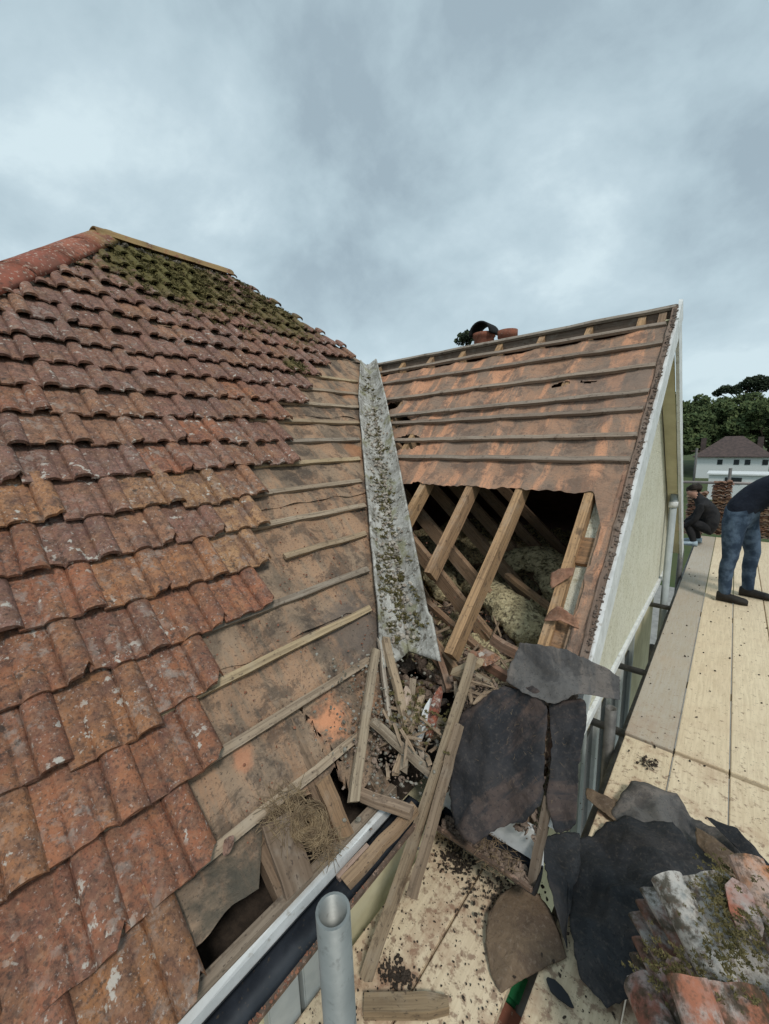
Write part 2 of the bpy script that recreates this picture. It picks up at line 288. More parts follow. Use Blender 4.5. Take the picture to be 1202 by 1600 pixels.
def box(name, a, b, mat, parent=None, color=None, bev=0.0):
    a, b = V(a), V(b); c = (a + b) / 2 if parent is None else V((0, 0, 0))
    bm = bmesh.new(); bmesh.ops.create_cube(bm, size=1)
    for v in bm.verts: v.co = V(((a.x + b.x) / 2 + v.co.x * (b.x - a.x), (a.y + b.y) / 2 + v.co.y * (b.y - a.y), (a.z + b.z) / 2 + v.co.z * (b.z - a.z))) - c
    if bev: bmesh.ops.bevel(bm, geom=list(bm.edges), offset=bev, segments=2, affect='EDGES')
    me = bpy.data.meshes.new(name); ul = bm.loops.layers.uv.new('UVMap')
    for f in bm.faces:
        for l in f.loops: l[ul].uv = (l.vert.co.y, l.vert.co.x + l.vert.co.z)
    bm.to_mesh(me); bm.free(); me.materials.append(mat)
    o = bpy.data.objects.new(name, me); COL.objects.link(o); o.location = c
    if color: o.color = (*color, 1)
    if parent: par(o, parent)
    return o
def tube(name, p0, p1, r, mat, parent=None, wall=.004, seg=24, color=None):
    p0, p1 = V(p0), V(p1); d = (p1 - p0).normalized(); a = d.orthogonal().normalized(); b = d.cross(a)
    o_ = (p0 + p1) / 2 if parent is None else V((0, 0, 0)); vs_, fs = [], []
    rings = ((p0, r), (p1, r), (p1, r - wall), (p1 - d * min(.4, (p1 - p0).length * .9), r - wall))
    for c, q in rings:
        for k in range(seg):
            t_ = 2 * math.pi * k / seg; vs_.append(c + a * math.cos(t_) * q + b * math.sin(t_) * q - o_)
    for j in range(3):
        for k in range(seg):
            k2 = (k + 1) % seg; fs.append((j * seg + k, j * seg + k2, (j + 1) * seg + k2, (j + 1) * seg + k))
    fs.append(tuple(range(seg - 1, -1, -1))); fs.append(tuple(3 * seg + k for k in range(seg)))
    o = mesh(name, vs_, fs, mat, parent, color=color); o.location = o_
    for i, pg in enumerate(o.data.polygons): pg.use_smooth = i < seg or 2 * seg <= i < 3 * seg
    return o
def grid(name, fn, us, vs2, mat, parent=None, smooth=True, thick=0.0, uvf=None, keep=None):
    P, uv, fs = [], [], []; nu, nv = len(us), len(vs2)
    for j in range(nv):
        for i in range(nu):
            P.append(fn(us[i], vs2[j])); uv.append(uvf(us[i], vs2[j]) if uvf else (us[i], vs2[j]))
    for j in range(nv - 1):
        for i in range(nu - 1):
            if keep and not keep((us[i] + us[i + 1]) / 2, (vs2[j] + vs2[j + 1]) / 2): continue
            fs.append((j * nu + i, j * nu + i + 1, (j + 1) * nu + i + 1, (j + 1) * nu + i))
    o = mesh(name, P, fs, mat, parent, uv, smooth)
    if thick:
        md = o.modifiers.new('thick', 'SOLIDIFY'); md.thickness = thick; md.offset = 1
    return o
def lin(a, b, n): return [a + (b - a) * i / (n - 1) for i in range(n)]
def clumps(name, pts, mat, parent=None, flat=.7, sub=1):
    """Many small irregular lumps joined in one mesh: pts = (position, radius)."""
    bm0 = bmesh.new(); bmesh.ops.create_icosphere(bm0, subdivisions=sub, radius=1); bv = [v.co.copy() for v in bm0.verts]; bf = [tuple(v.index for v in f.verts) for f in bm0.faces]; bm0.free()
    P, F = [], []
    for p, r in pts:
        k = len(P); q = V((jit(50), jit(50), jit(50))); sc = V((random.uniform(.7, 1.4), random.uniform(.7, 1.4), flat * random.uniform(.6, 1.3))); rz = Matrix.Rotation(jit(3.14), 3, V((jit(1), jit(1), 1)))
        for c in bv:
            d = 1 + .45 * noise.noise(c * 1.3 + q); P.append(V(p) + rz @ V((c.x * sc.x * r * d, c.y * sc.y * r * d, c.z * sc.z * r * d)))
        F += [tuple(i + k for i in f) for f in bf]
    o = mesh(name, P, F, mat, parent); return kind(o, 'stuff')
def tufts(name, pts, mat, parent=None, blades=16):
    P, F = [], []
    for p, r in pts:
        p = V(p)
        for _ in range(blades):
            d = V((random.gauss(0, 1), random.gauss(0, 1), abs(random.gauss(0, .8)) + .1)).normalized(); b = p + V((jit(r * .8), jit(r * .8), jit(r * .3))); s_ = d.orthogonal().normalized() * r * .28; k = len(P)
            t_ = b + d * r * random.uniform(.5, 1.1); P += [b + s_, b - s_, t_ - s_ * .3, t_ + s_ * .3]; F.append((k, k + 1, k + 2, k + 3))
    return kind(mesh(name, P, F, mat, parent), 'stuff')
def felt(name, outline, mat, bump=.01, bsc=7, thick=.0025, crown=0.0, rag=.003, parent=None, n=110, rings=18, upv=None, fold=None):
    """Loose sheet: closed 3-D outline (star-shaped about its centre), wavy, with a ragged edge."""
    pts = [V(p) for p in outline]; m = len(pts); c = sum(pts, V()) / m
    nm = V((0, 0, 0))
    for i in range(m): nm += (pts[i] - c).cross(pts[(i + 1) % m] - c)
    nm.normalize()
    if upv is not None and nm.dot(V(upv)) < 0: nm = -nm
    ea = (pts[0] - c); ea -= nm * ea.dot(nm); ea.normalize(); eb = nm.cross(ea)
    ed = []
    for k in range(n):
        t_ = k / n * m; i = int(t_); f = t_ - i
        p0, p1, p2, p3 = pts[i - 1], pts[i], pts[(i + 1) % m], pts[(i + 2) % m]
        q = p1.lerp(p2, f) * .8 + .2 * (0.5 * ((2 * p1) + (p2 - p0) * f + (2 * p0 - 5 * p1 + 4 * p2 - p3) * f * f + (3 * p1 - p0 - 3 * p2 + p3) * f ** 3))
        q = q + (q - c).normalized() * (noise.noise(q * 14) * rag * 3 + noise.noise(q * 45) * rag * 2 + jit(rag * .8)); ed.append(q)
    o_ = c; P, uv, F = [V((0, 0, 0))], [(0, 0)], []
    seed = V((c.x * 7, c.y * 5, c.z * 3))
    for r_ in range(1, rings + 1):
        f = r_ / rings
        for q in ed:
            p = c.lerp(q, f); h = bump * (noise.fractal(p * bsc + seed, 1, 2, 3) - 1.6 * abs(noise.noise(p * bsc * 1.3 + seed * 2)) + .5 * abs(noise.noise(p * bsc * 3.1 + seed))) + crown * (1 - f * f)
            if fold: h += fold(p)
            P.append(p + nm * h - o_); uv.append(((p - c).dot(ea), (p - c).dot(eb)))
    P[0] = sum((P[1 + k] for k in range(n)), V()) / n
    for k in range(n): F.append((0, 1 + k, 1 + (k + 1) % n))
    for r_ in range(rings - 1):
        for k in range(n):
            a = 1 + r_ * n + k; b = 1 + r_ * n + (k + 1) % n; F.append((a, a + n, b + n, b))
    o = mesh(name, P, F, mat, parent, uv, True); o.location = o_
    md = o.modifiers.new('thick', 'SOLIDIFY'); md.thickness = thick; md.offset = 0
    return o
def strands(name, centre, ex, ey, ez, count, rad, mat, parent=None, width=.0012, ring=True, ln=(.05, .12)):
    P, F = [], []
    for _ in range(count):
        a = random.uniform(0, 6.28); L = random.uniform(*ln); rr = rad * random.uniform(.35, 1.15) if ring else rad * math.sqrt(random.random())
        h = random.uniform(0, 1); tw = jit(.7); pr = None
        pts = []
        for i in range(6):
            f = i / 5
            if ring:
                aa = a + f * L / rad; r2 = rr * (1 + .5 * math.sin(f * 3.5 * tw + a * 5)) ; q = V(centre) + ex * math.cos(aa) * r2 + ey * math.sin(aa) * r2 + ez * (rad * (.05 + .5 * h * (rr / rad)) + tw * f * rad * .6)
            else:
                q = V(centre) + ex * (math.cos(a * 7) * rr) + ey * (math.sin(a * 7) * rr) + (ex * math.cos(a) + ey * math.sin(a)) * (f - .5) * L + ez * (.004 + h * .02 + math.sin(f * 3) * .012 * tw)
            pts.append(q)
        for i in range(5):
            d = (pts[i + 1] - pts[i]); s_ = d.cross(V((jit(1), jit(1), jit(1)))).normalized() * width; t_ = d.cross(s_).normalized() * width
            k = len(P); P += [pts[i] + s_, pts[i] - s_ * .5 + t_, pts[i] - s_ * .5 - t_, pts[i + 1] + s_, pts[i + 1] - s_ * .5 + t_, pts[i + 1] - s_ * .5 - t_]
            F += [(k, k + 1, k + 4, k + 3), (k + 1, k + 2, k + 5, k + 4), (k + 2, k, k + 3, k + 5)]
    return mesh(name, P, F, mat, parent)

# ------------------------------------------------------------------ ground and terrain
kind(grid('ground', lambda x, y: V((x, y, -5.7 + .5 * noise.noise(V((x * .01, y * .01, 0))) + max(0, min(y, 260) - 95) * .03)), lin(-700, 700, 60), lin(-300, 1400, 60), T_GRASS), 'structure')

T_PAVE = m_plain('paving', (0.30, 0.29, 0.27), (0.22, 0.215, 0.20), 4, .3, .9)
kind(box('patio', (-9.0, -8, -5.9), (5, 18, -4.0), T_PAVE), 'structure')
# ------------------------------------------------------------------ the house
house = thing('house', (-2.6, 3.0, -5.2), 'cream house with half-stripped red tile roof, valley and torn-open gable wing', 'house')
# main slope: strips of underlay
def slow(y):
    if y < .50: return .095 + .025 * noise.noise(V((y * 9, 0, 0)))
    if y < .86: return .205 + .03 * noise.noise(V((y * 15, 3, 0)))
    return .11 + .05 * noise.noise(V((y * 8, 7, 0)))
main_roof = None
strips = ((None, .80), (.74, 1.56), (1.50, 2.42), (2.36, 3.44), (3.38, SM))
for i, (s0, s1) in enumerate(strips):
    def pf(u, v, i=i, s0=s0, s1=s1):
        lo = slow(0) if s0 is None else s0
        def yy(s):
            e = valY(s) - .10 if s < SC else YR - (s - SC) * cL
            a = max(-1.6, AY - (SM - s) * cL)
            return a + u * (e - a)
        y = yy(lo + v * (s1 - lo))
        if s0 is None: lo = slow(y)
        else: lo = s0 + .025 * noise.noise(V((y * 7, i * 3.1, 0))) - (.05 * max(0, 1 - abs(y - 1.45) / .12) if i == 1 else 0)
        s = lo + v * (s1 - lo); y = yy(s)
        sag = -.014 * (0.5 - 0.5 * math.cos(2 * math.pi * (y - .27) / .38)); n = .004 + .004 * i + sag + .010 * noise.fractal(V((y * 6, s * 6, i)), 1, 2, 3)
        if v < .12 and i > 0: n += .014 * (1 - v / .12) * max(0, noise.noise(V((y * 5, i * 9.0, 1))) + .3)
        if i == 0 and y < .52 and v < .16: n += .035 * (1 - v / .16) ** 2
        return LP(y, s, n)
    cells = {}
    def uvf(u, v, pf=pf):
        p = pf(u, v); return (p.y, (Xe - p.x) / cL)
    o = grid('felt_strip', pf, lin(0, 1, 130), [x ** 1.0 for x in lin(0, 1, 26)], T_FELT_M, house if main_roof is None else main_roof, uvf=uvf)
    if main_roof is None: o.name = 'main_roof'; main_roof = o
# far faces of the main roof (turned away from the camera)
mesh('back_slope', [LP(AY, SM, -.02), V((XM, BY, ZM - .03)), V((XM - 3.6, BY + 3.6, ze)), V((XM - 3.6, AY - 3.6, ze))], [(0, 1, 2, 3)], T_ROOFB, house)
mesh('hip_slope', [V((XM, AY, ZM - .03)), V((XM - 3.6, AY - 3.6, ze)), V((Xe, AY - (Xe - XM), ze))], [(0, 1, 2)], T_ROOFB, house)
mesh('hip_slope', [V((XM, BY, ZM - .03)), V((XC, YR, ZR - .03)), V((XC, YR + 2.4, ze)), V((XM - 3.6, BY + 3.6, ze))], [(0, 1, 2, 3)], T_ROOFB, house)
# battens on the main slope
rowend = [.287, .418, .54, .645, 1.0, 1.10, 1.21, 1.32, 1.71, 1.77, 1.90, 2.22, 2.42, 2.65, 2.95, 3.50]
WB = [(0.40, 0.31, 0.22), (0.34, 0.26, 0.185), (0.44, 0.33, 0.20), (0.30, 0.245, 0.19), (0.38, 0.28, 0.18)]
vedge = [1.05, 1.30, 1.49, 1.66, 1.83, 2.00, 2.15, 2.31, 2.49, 2.66, 2.85, 3.02, 3.18]
for k in range(13):
    s = .25 + .2262 * k; y1 = vedge[k] - .01; y0 = rowend[min(k + 1, 15)] - .35
    if k == 4: y0 = 1.19
    bar('batten', LP(y0, s + jit(.006), .022), LP(y1, s + jit(.008), .020 + jit(.003)), .036 if k > 6 else .034, .020, T_WOOD, main_roof, WB[k % 5], upv=LP(0, 0, 1) - LP(0, 0, 0), seg=8, wob=.0022, rag=.004)
# tiles
TW, TL, TT = .252, .285, .0105
def tile_mesh(name, seed, cut=None):
    random.seed(seed); q = V((seed * 3.1, 1.7, .4)); nx, ny = 25, 5; P, F = [], []
    CP = ((0, -.004), (.010, 0), (.030, -.001), (.056, -.002), (.062, -.009), (.066, .004), (.072, .0135), (.084, .0185), (.098, .0195), (.112, .0165), (.124, .009), (.130, -.001), (.134, -.006), (.142, 0), (.155, -.001), (.166, -.003), (.171, -.010), (.175, .012), (.182, .0235), (.196, .0305), (.212, .033), (.228, .030), (.240, .022), (.247, .012), (.252, -.002))
    def h(x, y):
        f = y / TL; r = dict(CP).get(x, 0.0) * .82
        if .058 < x < .140: r *= (1 - .8 * f ** .8)
        return r + .0022 * noise.noise(V((x * 12, y * 10, 0)) + q)
    xs = [c_[0] for c_ in CP]; ys = lin(0, TL, ny)
    for lay in (0, 1):
        for j, y in enumerate(ys):
            for i, x in enumerate(xs):
                ey = .004 * noise.noise(V((x * 22, lay, seed))) if j == 0 else 0
                if j == 0 and seed in CH:
                    cx_, cw, cdp = CH[seed]; ey += cdp * max(0, 1 - abs(x - cx_) / cw) ** .6
                P.append(V((x, y + ey, h(x, y) if lay == 0 else .75 * h(x, y) - TT)))
    o = nx * ny
    for j in range(ny - 1):
        for i in range(nx - 1):
            a = j * nx + i; F.append((a, a + 1, a + nx + 1, a + nx)); F.append((o + a, o + a + nx, o + a + nx + 1, o + a + 1))
    for i in range(nx - 1):
        F.append((i, i + o, i + 1 + o, i + 1)); a = (ny - 1) * nx + i; F.append((a, a + 1, a + 1 + o, a + o))
    for j in range(ny - 1):
        a = j * nx; F.append((a, a + nx, a + nx + o, a + o)); a = j * nx + nx - 1; F.append((a, a + o, a + nx + o, a + nx))
    me = bpy.data.meshes.new(name); me.from_pydata([tuple(v) for v in P], [], F); me.materials.append(T_TILE)
    nt_ = 2 * (nx - 1) * (ny - 1)
    for i, pg in enumerate(me.polygons): pg.use_smooth = i < nt_
    sh = me.attributes.new('sharp_edge', 'BOOLEAN', 'EDGE'); kx = {4, 5, 12, 16, 17}
    for e_ in me.edges:
        a, b = e_.vertices
        if a < o and b < o and a % nx == b % nx and a % nx in kx: sh.data[e_.index].value = True
    me.update(); return me
CH = {3: (.25, .035, .03), 4: (.02, .04, .022), 5: (.14, .03, .014), 6: (.24, .02, .045)}
TM = [tile_mesh('tile', s) for s in range(7)]
random.seed(11)
BL = Matrix((V((0, 1, 0)), V((-cL, 0, sL)), V((sL, 0, cL)))).transposed()      # tile axes on the main slope
def tcol(y, s):
    r = random.random(); k = min(1, max(0, (s - .6) / 2.4))
    lo = [(0.31, 0.125, 0.064), (0.26, 0.10, 0.058), (0.38, 0.18, 0.075), (0.22, 0.095, 0.062), (0.31, 0.115, 0.06), (0.34, 0.155, 0.068)]
    hi = [(0.20, 0.112, 0.096), (0.225, 0.118, 0.095), (0.18, 0.108, 0.098), (0.24, 0.13, 0.10), (0.29, 0.155, 0.095)]
    c = V(random.choice(hi if random.random() < k * 1.15 else lo))
    if 1.05 < s < 1.7 and y > .55 and random.random() < .65: c = V(random.choice([(0.40, 0.24, 0.12), (0.36, 0.205, 0.105), (0.31, 0.16, 0.09)]))
    if 1.4 < s < 1.7 and y < .5 and random.random() < .3: c = V((0.36, 0.18, 0.08))
    c = c.lerp(V((0.27, 0.125, 0.075)), .3)
    return tuple(c * random.uniform(1.0, 1.3))
TSL = .132; rest = []
for k in range(22):
    s = .2258 * k + .004
    if k < 16: yend = rowend[k]
    else: yend = YR - (s - SC) * cL + .02
    yend0 = yend
    hipn = AY - (SM - s) * cL
    y = yend - TW
    first = True
    while y > max(-1.05, hipn - .35):
        c = LP(y, s, .055 + jit(.004) + (.006 if random.random() < .12 else 0))
        cutn = y < hipn + .28; cutf = (s > SC - .15 and y + TW > YR - (s + .28 - SC) * cL - .03)
        me = random.choice(TM)
        rot = BL @ Matrix.Rotation(-TSL + jit(.012), 3, 'X') @ Matrix.Rotation(jit(.016) + (jit(.04) if random.random() < .08 else 0), 3, 'Z') @ Matrix.Rotation(jit(.008), 3, 'Y')
        slip = -random.uniform(.01, .03) if random.random() < .06 else 0
        mw = rot.to_4x4(); mw.translation = c + BL @ V((0, jit(.007) + slip, 0))
        cutr = s > 4.5
        if cutn or cutf or cutr:
            bm = bmesh.new(); bm.from_mesh(me); inv = mw.inverted()
            if cutn:
                pn = (inv.to_3x3() @ V((-1, -1, 0)).normalized()); pc = inv @ V((XM + .07, AY + .07, ZM))
                r_ = bmesh.ops.bisect_plane(bm, geom=bm.verts[:] + bm.edges[:] + bm.faces[:], plane_co=pc, plane_no=pn, clear_outer=True)
            if cutr: bmesh.ops.bisect_plane(bm, geom=bm.verts[:] + bm.edges[:] + bm.faces[:], plane_co=inv @ V((XM + .07, AY, ZM)), plane_no=inv.to_3x3() @ V((-1, 0, 0)), clear_outer=True)
            if cutf:
                pn = (inv.to_3x3() @ V((-1, 1, 0)).normalized()); pc = inv @ (V((XC, YR, ZR)) + V((0, jit(.045), 0)))
                bmesh.ops.bisect_plane(bm, geom=bm.verts[:] + bm.edges[:] + bm.faces[:], plane_co=pc, plane_no=pn, clear_outer=True)
            if len(bm.faces) < 8: bm.free(); y -= .2365; continue
            me = bpy.data.meshes.new('tile'); bm.to_mesh(me); bm.free(); me.materials.append(T_TILE)
        o = bpy.data.objects.new('tile', me); COL.objects.link(o); o.matrix_world = mw; o.parent = main_roof; o.color = (*tcol(y, s), 1)
        y -= .2365 + jit(.002)
# ridge and hip tiles
def ridge_tile(p, d, L, r, col, parent, flat=.62):
    d = d.normalized(); side = d.cross(V((0, 0, 1))).normalized(); nn = side.cross(d).normalized(); P, F = [], []; na, nl = 11, 4
    for lay, rr in ((0, r), (1, r - .016)):
        for j in range(nl):
            for i in range(na):
                a = -math.pi / 2 * .98 + i / (na - 1) * math.pi * .98; f = j / (nl - 1)
                bulge = 1 + (.02 if f > .9 else 0)
                P.append(p + d * L * f + side * math.sin(a) * rr * bulge + nn * ((math.cos(a)) * rr * flat * bulge - .045) + V((jit(.002), jit(.002), jit(.002))))
    o = na * nl
    for lay in (0, 1):
        for j in range(nl - 1):
            for i in range(na - 1):
                a = lay * o + j * na + i; F.append((a, a + 1, a + na + 1, a + na))
    for i in range(na - 1): F.append((i, i + 1, i + 1 + o, i + o)); a = (nl - 1) * na + i; F.append((a, a + 1, a + 1 + o, a + o))
    for j in range(nl - 1):
        for i in (0, na - 1): a = j * na + i; F.append((a, a + na, a + na + o, a + o))
    ob = mesh('ridge_tile', P, F, T_RIDGE, parent, color=col)
    for i, pg in enumerate(ob.data.polygons): pg.use_smooth = i < 2 * (na - 1) * (nl - 1)
    return ob
pa, pb = V((XM, AY - .06, ZM + .015)), V((XM, BY + .03, ZM + .015)); nR = 3; dR = (pb - pa) / nR
for i in range(nR): ridge_tile(pa + dR * i, dR, dR.length * 1.03, .15, (0.30, 0.17, 0.08), main_roof)
hd = V((1, -1, -tL)).normalized()
for i in range(10): ridge_tile(V((XM - .03, AY + .03, ZM + .04)) + hd * .46 * i, hd, .475, .165, ((0.30, 0.10, 0.065), (0.33, 0.12, 0.075), (0.27, 0.09, 0.06))[i % 3], main_roof, .58)
# mortar bedding under ridge and hip
clumps('mortar_bedding', [(V((XM + .12, AY + .1 + .028 * i, ZM - .065 + jit(.01))), random.uniform(.018, .03)) for i in range(38)] + [(V((XM + .11, AY + .09, ZM - .06)) + hd * .03 * i + V((0, jit(.01), jit(.01))), random.uniform(.014, .026)) for i in range(120)], m_plain('old_mortar', (0.20, 0.17, 0.14), (0.11, 0.095, 0.075), 30, .6), main_roof)
# moss cushions on the upper tiles
mp = []
for _ in range(1900):
    y = random.gauss(2.0, .42); s = random.gauss(4.25, .32)
    if random.random() < .35: y = random.uniform(2.1, 3.0); s = SC + (YR - y) / cL - abs(random.gauss(0, .35))
    if random.random() < .06: y = 2.42 + random.gauss(0, .05); s = 3.05 + random.gauss(0, .06)
    if s > SM - .05 or s < 2.9: continue
    if y < AY - (SM - s) * cL + .2 or y > YR - (s - SC) * cL - .02: continue
    ph = ((s - .004) % .2258) / .2258
    mp.append((LP(y, s, .055 + .013 * 0 + .008 - ph * .2258 * TSL + random.uniform(0, .012)), random.uniform(.010, .020)))
tufts('moss_cushions', mp, T_MOSS, main_roof, 9)
# eave of the main roof: rafter feet, fascia, gutter
for y in (.08, .58, .79, 1.02):
    bar('rafter_foot', LP(y, -.02, -.03), LP(y, .55, -.03), .115 if y == .58 else .07, .05, T_WOOD, main_roof, (0.24, 0.165, 0.11), upv=LP(0, 0, 1) - LP(0, 0, 0), wob=.003)
fascia = bar('fascia_board', (Xe - .012, -1.6, ze - .07), (Xe - .012, 1.06, ze - .07), .030, .17, T_WOOD, house, (0.30, 0.235, 0.175), seg=14, wob=.0015)
bar('white_fascia', (Xe + .017, -1.6, ze - .088), (Xe + .017, 1.03, ze - .085), .022, .17, T_WHITE, house, seg=10, wob=.001)
def gutter(parent, p0, p1, outw, r=.048, ends=True):
    p0, p1 = V(p0), V(p1); d = (p1 - p0).normalized(); P, F = [], []; na, nl = 13, 16; th = .004
    for lay, rr in ((0, r), (1, r - th)):
        for j in range(nl):
            for i in range(na):
                a = math.pi * i / (na - 1); c = p0.lerp(p1, j / (nl - 1)) + V((0, 0, .002 * noise.noise(V((j * .7, 0, 2)))))
                P.append(c + outw * (-math.cos(a) * rr) + V((0, 0, -math.sin(a) * rr * 1.25)))
    o = na * nl
    for lay in (0, 1):
        for j in range(nl - 1):
            for i in range(na - 1): a = lay * o + j * na + i; F.append((a, a + 1, a + na + 1, a + na))
    for j in range(nl - 1):
        for i in (0, na - 1): a = j * na + i; F.append((a, a + na, a + na + o, a + o))
    F.append(tuple(range(na))); F.append(tuple((nl - 1) * na + i for i in range(na)))
    g = mesh('gutter', P, F, T_GUT, parent, smooth=True)
    bar('gutter_lip', p0 + outw * (r + .004), p1 + outw * (r + .004), .012, .014, T_GUTG, g, seg=20, wob=.0012)
    return g
g1 = gutter(house, (Xe + .078, -1.6, ze - .035), (Xe + .078, 1.10, ze - .035), V((1, 0, 0)))
g2 = gutter(house, (-.80, Y0 - .045, ze - .17), (XG - .015, Y0 - .045, ze - .15), V((0, -1, 0)), .05)
bar('white_fascia', (-.88, Y0 + .012, ze - .11), (XG - .02, Y0 + .012, ze - .10), .02, .15, T_WHITE, house, seg=6, wob=.001)
# walls
def wallbox(name, a, b, mat): return box(name, a, b, mat, house)
wallbox('main_wall', (-1.10, -3, -5.2), (-.912, 1.34, ze - .18), T_CREAM)
wallbox('main_wall', (-6.5, -2.2, -5.2), (-1.11, 1.2, ze - .2), T_CREAM)
for y0, y1 in ((.425, .532), (.548, .65)):
    box('pale_casing', (-.905, y0, -2.2), (-.868, y1, .235), T_PIPE, house, bev=.004)
# ---- wing
wing = None
XF = -.425
rafX = [-.60, -.955, -1.33, -1.71, -2.09, -2.46, -2.83, -3.18]
def wlow(x):
    if x < -1.80: return valS(x)
    r = 1.565 + .02 * noise.noise(V((x * 7, 0, 4))) + .012 * noise.noise(V((x * 25, 0, 4)))
    if x > -.56: r -= min(.32, (x + .56) * 3.2)
    return r
def valS(x): return (Xe - x) * tL / sR
def wf(u, v):
    s1 = 3.075 + .012 * noise.noise(V((u * 30, 0, 0))); x0l = -1.80
    # left border follows the valley
    s_ = 1.56 + v * (s1 - 1.56); xl = valX(s_) + .10; x = xl + u * (XF - xl)
    if x > x0l: s_ = wlow(x) + v * (s1 - wlow(x))
    xl = valX(s_) + .10; x = xl + u * (XF - xl)
    sag = 0
    for i in range(len(rafX) - 1):
        if rafX[i + 1] <= x <= rafX[i]: sag = -.020 * math.sin(math.pi * (x - rafX[i + 1]) / (rafX[i] - rafX[i + 1]))
    ph = ((s_ - 1.78) % .222) / .222
    n = .002 + sag * (.55 + .45 * math.sin(math.pi * ph)) + .007 * noise.fractal(V((x * 7, s_ * 5, 3)), 1, 2, 3)
    if v < .05: n += .012 * noise.noise(V((x * 10, 5, 1))) * (1 - v / .05)
    return RP(x, s_, n)
def wuv(u, v):
    p = wf(u, v); return (p.x, (p.y - Y0) / cR)
def wkeep(u, v):
    p = wf(u, v); s_ = (p.y - Y0) / cR; x = p.x
    # torn-out patches along the valley side
    for (qx, qs, rx, rs) in ((-2.36, 2.30, .14, .09), (-2.13, 2.01, .17, .10), (-2.56, 2.54, .12, .06), (-1.0, 2.57, .07, .022), (-.82, 2.59, .05, .012)):
        if ((x - qx) / rx) ** 2 + ((s_ - qs) / rs) ** 2 < 1 + .5 * noise.noise(V((x * 40, s_ * 40, 0))): return False
    return True
wing = grid('wing_roof', wf, lin(0, 1, 200), lin(0, 1, 120), T_FELT_W, house, uvf=wuv, keep=wkeep)
# verge strip of underlay beside the hole
vst = grid('felt_strip', lambda u, v: RP(-.478 + u * .058 - (.045 * max(0, noise.noise(V((v * 9, 2, 2)))) if u < .3 else 0), .28 + v * 1.06, .006 + .012 * noise.fractal(V((u * 2, v * 9, 5)), 1, 2, 3)), lin(0, 1, 10), lin(0, 1, 60), T_FELT_W, wing, uvf=lambda u, v: (u * .1, v * 1.1))
nR_ = RP(0, 0, 1) - RP(0, 0, 0)
# rafters of the wing
RC = [(0.48, 0.295, 0.155), (0.45, 0.28, 0.15), (0.43, 0.265, 0.15)]
for i, x in enumerate(rafX):
    lo = [.50, .47, .88, valS(rafX[3]) - .02, valS(rafX[4]), valS(rafX[5]), valS(rafX[6]), valS(rafX[7])][i]
    xl_ = x + (-.045 if i == 1 else (.02 if i == 0 else 0))
    bar('rafter', RP(xl_, lo, -.055), RP(x, SR - .01, -.055), .048, .095, T_WOOD, wing, RC[i % 3], upv=nR_, seg=10, wob=.0015)
bar('rafter', RP(-.472, .0, -.05), RP(-.472, SR - .02, -.05), .045, .09, T_WOOD, wing, (0.30, 0.20, 0.13), upv=nR_, seg=10, wob=.0015)
bar('rafter', RP(-.435, .2, -.03), RP(-.435, 1.7, -.02), .035, .05, T_WOOD, wing, (0.30, 0.17, 0.115), upv=nR_, seg=10, wob=.003)
for s_, hh in ((1.21, .16), (.72, .19)):
    bar('nogging', RP(-.575, s_, -.075), RP(-.49, s_, -.075), hh, .075, T_WOOD, wing, (0.33, 0.185, 0.095), upv=nR_, seg=2)
# main-roof rafters carried on under the wing
nL_ = LP(0, 0, 1) - LP(0, 0, 0)
for y in (1.80, 2.27, 2.59, 3.03, 3.39, 3.80, 4.22):
    bar('inner_rafter', LP(y, .10, -.07), LP(y, min(SC, 1.9 + (y - 2) * .9), -.07), .045, .095, T_WOOD, house, (0.36, 0.235, 0.145), upv=nL_, seg=6, wob=.001)
# ridge board, battens
bar('ridge_board', (XC + .05, YR + .01, ZR - .055), (XG - .03, YR + .01, ZR - .055), .03, .11, T_WOOD, wing, (0.17, 0.125, 0.095), seg=16, wob=.002)
bar('ridge_batten', RP(XC + .10, SR - .0, .012), RP(XG - .03, SR - .008, .012), .034, .022, T_WOOD, wing, (0.33, 0.285, 0.235), upv=nR_, seg=16, wob=.003)
for i, s_ in enumerate((3.09, 2.872, 2.632, 2.375, 2.215, 1.992, 1.798)):
    s_l = s_ + (.02 if i in (0, 1, 4, 5, 6) else -.03)
    bar('batten', RP(valX(s_l) + .13, s_l, .014), RP(XF + jit(.006), s_, .014), .034, .022, T_WOOD, wing, ((0.31, 0.25, 0.20), (0.27, 0.21, 0.165), (0.34, 0.265, 0.205))[i % 3], upv=nR_, seg=20, wob=.0028, rag=.005)
# far slope, ceiling, interior
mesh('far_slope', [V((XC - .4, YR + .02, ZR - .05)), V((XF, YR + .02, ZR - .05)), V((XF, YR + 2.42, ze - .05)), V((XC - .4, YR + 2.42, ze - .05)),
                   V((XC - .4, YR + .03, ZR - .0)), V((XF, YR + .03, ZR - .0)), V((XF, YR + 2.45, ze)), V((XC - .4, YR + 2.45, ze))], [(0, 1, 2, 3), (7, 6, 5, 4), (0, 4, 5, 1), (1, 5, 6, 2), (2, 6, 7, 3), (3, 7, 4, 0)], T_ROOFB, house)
box('attic_floor', (-6.4, -2, .20), (-.96, 6.05, .235), T_SOIL_SHADE, house)  # near-black floor colour paints in the shade of the eave void
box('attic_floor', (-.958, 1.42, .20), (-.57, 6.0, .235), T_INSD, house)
mesh('attic_partition', [V((-3.5, 1.3, .236)), V((-3.5, 6.0, .236)), V((-3.5, YR, ZR - .15)), V((-3.53, 1.3, .236)), V((-3.53, 6.0, .236)), V((-3.53, YR, ZR - .15))], [(0, 1, 2), (5, 4, 3), (0, 3, 4, 1), (1, 4, 5, 2), (2, 5, 3, 0)], T_ROOFB, house)
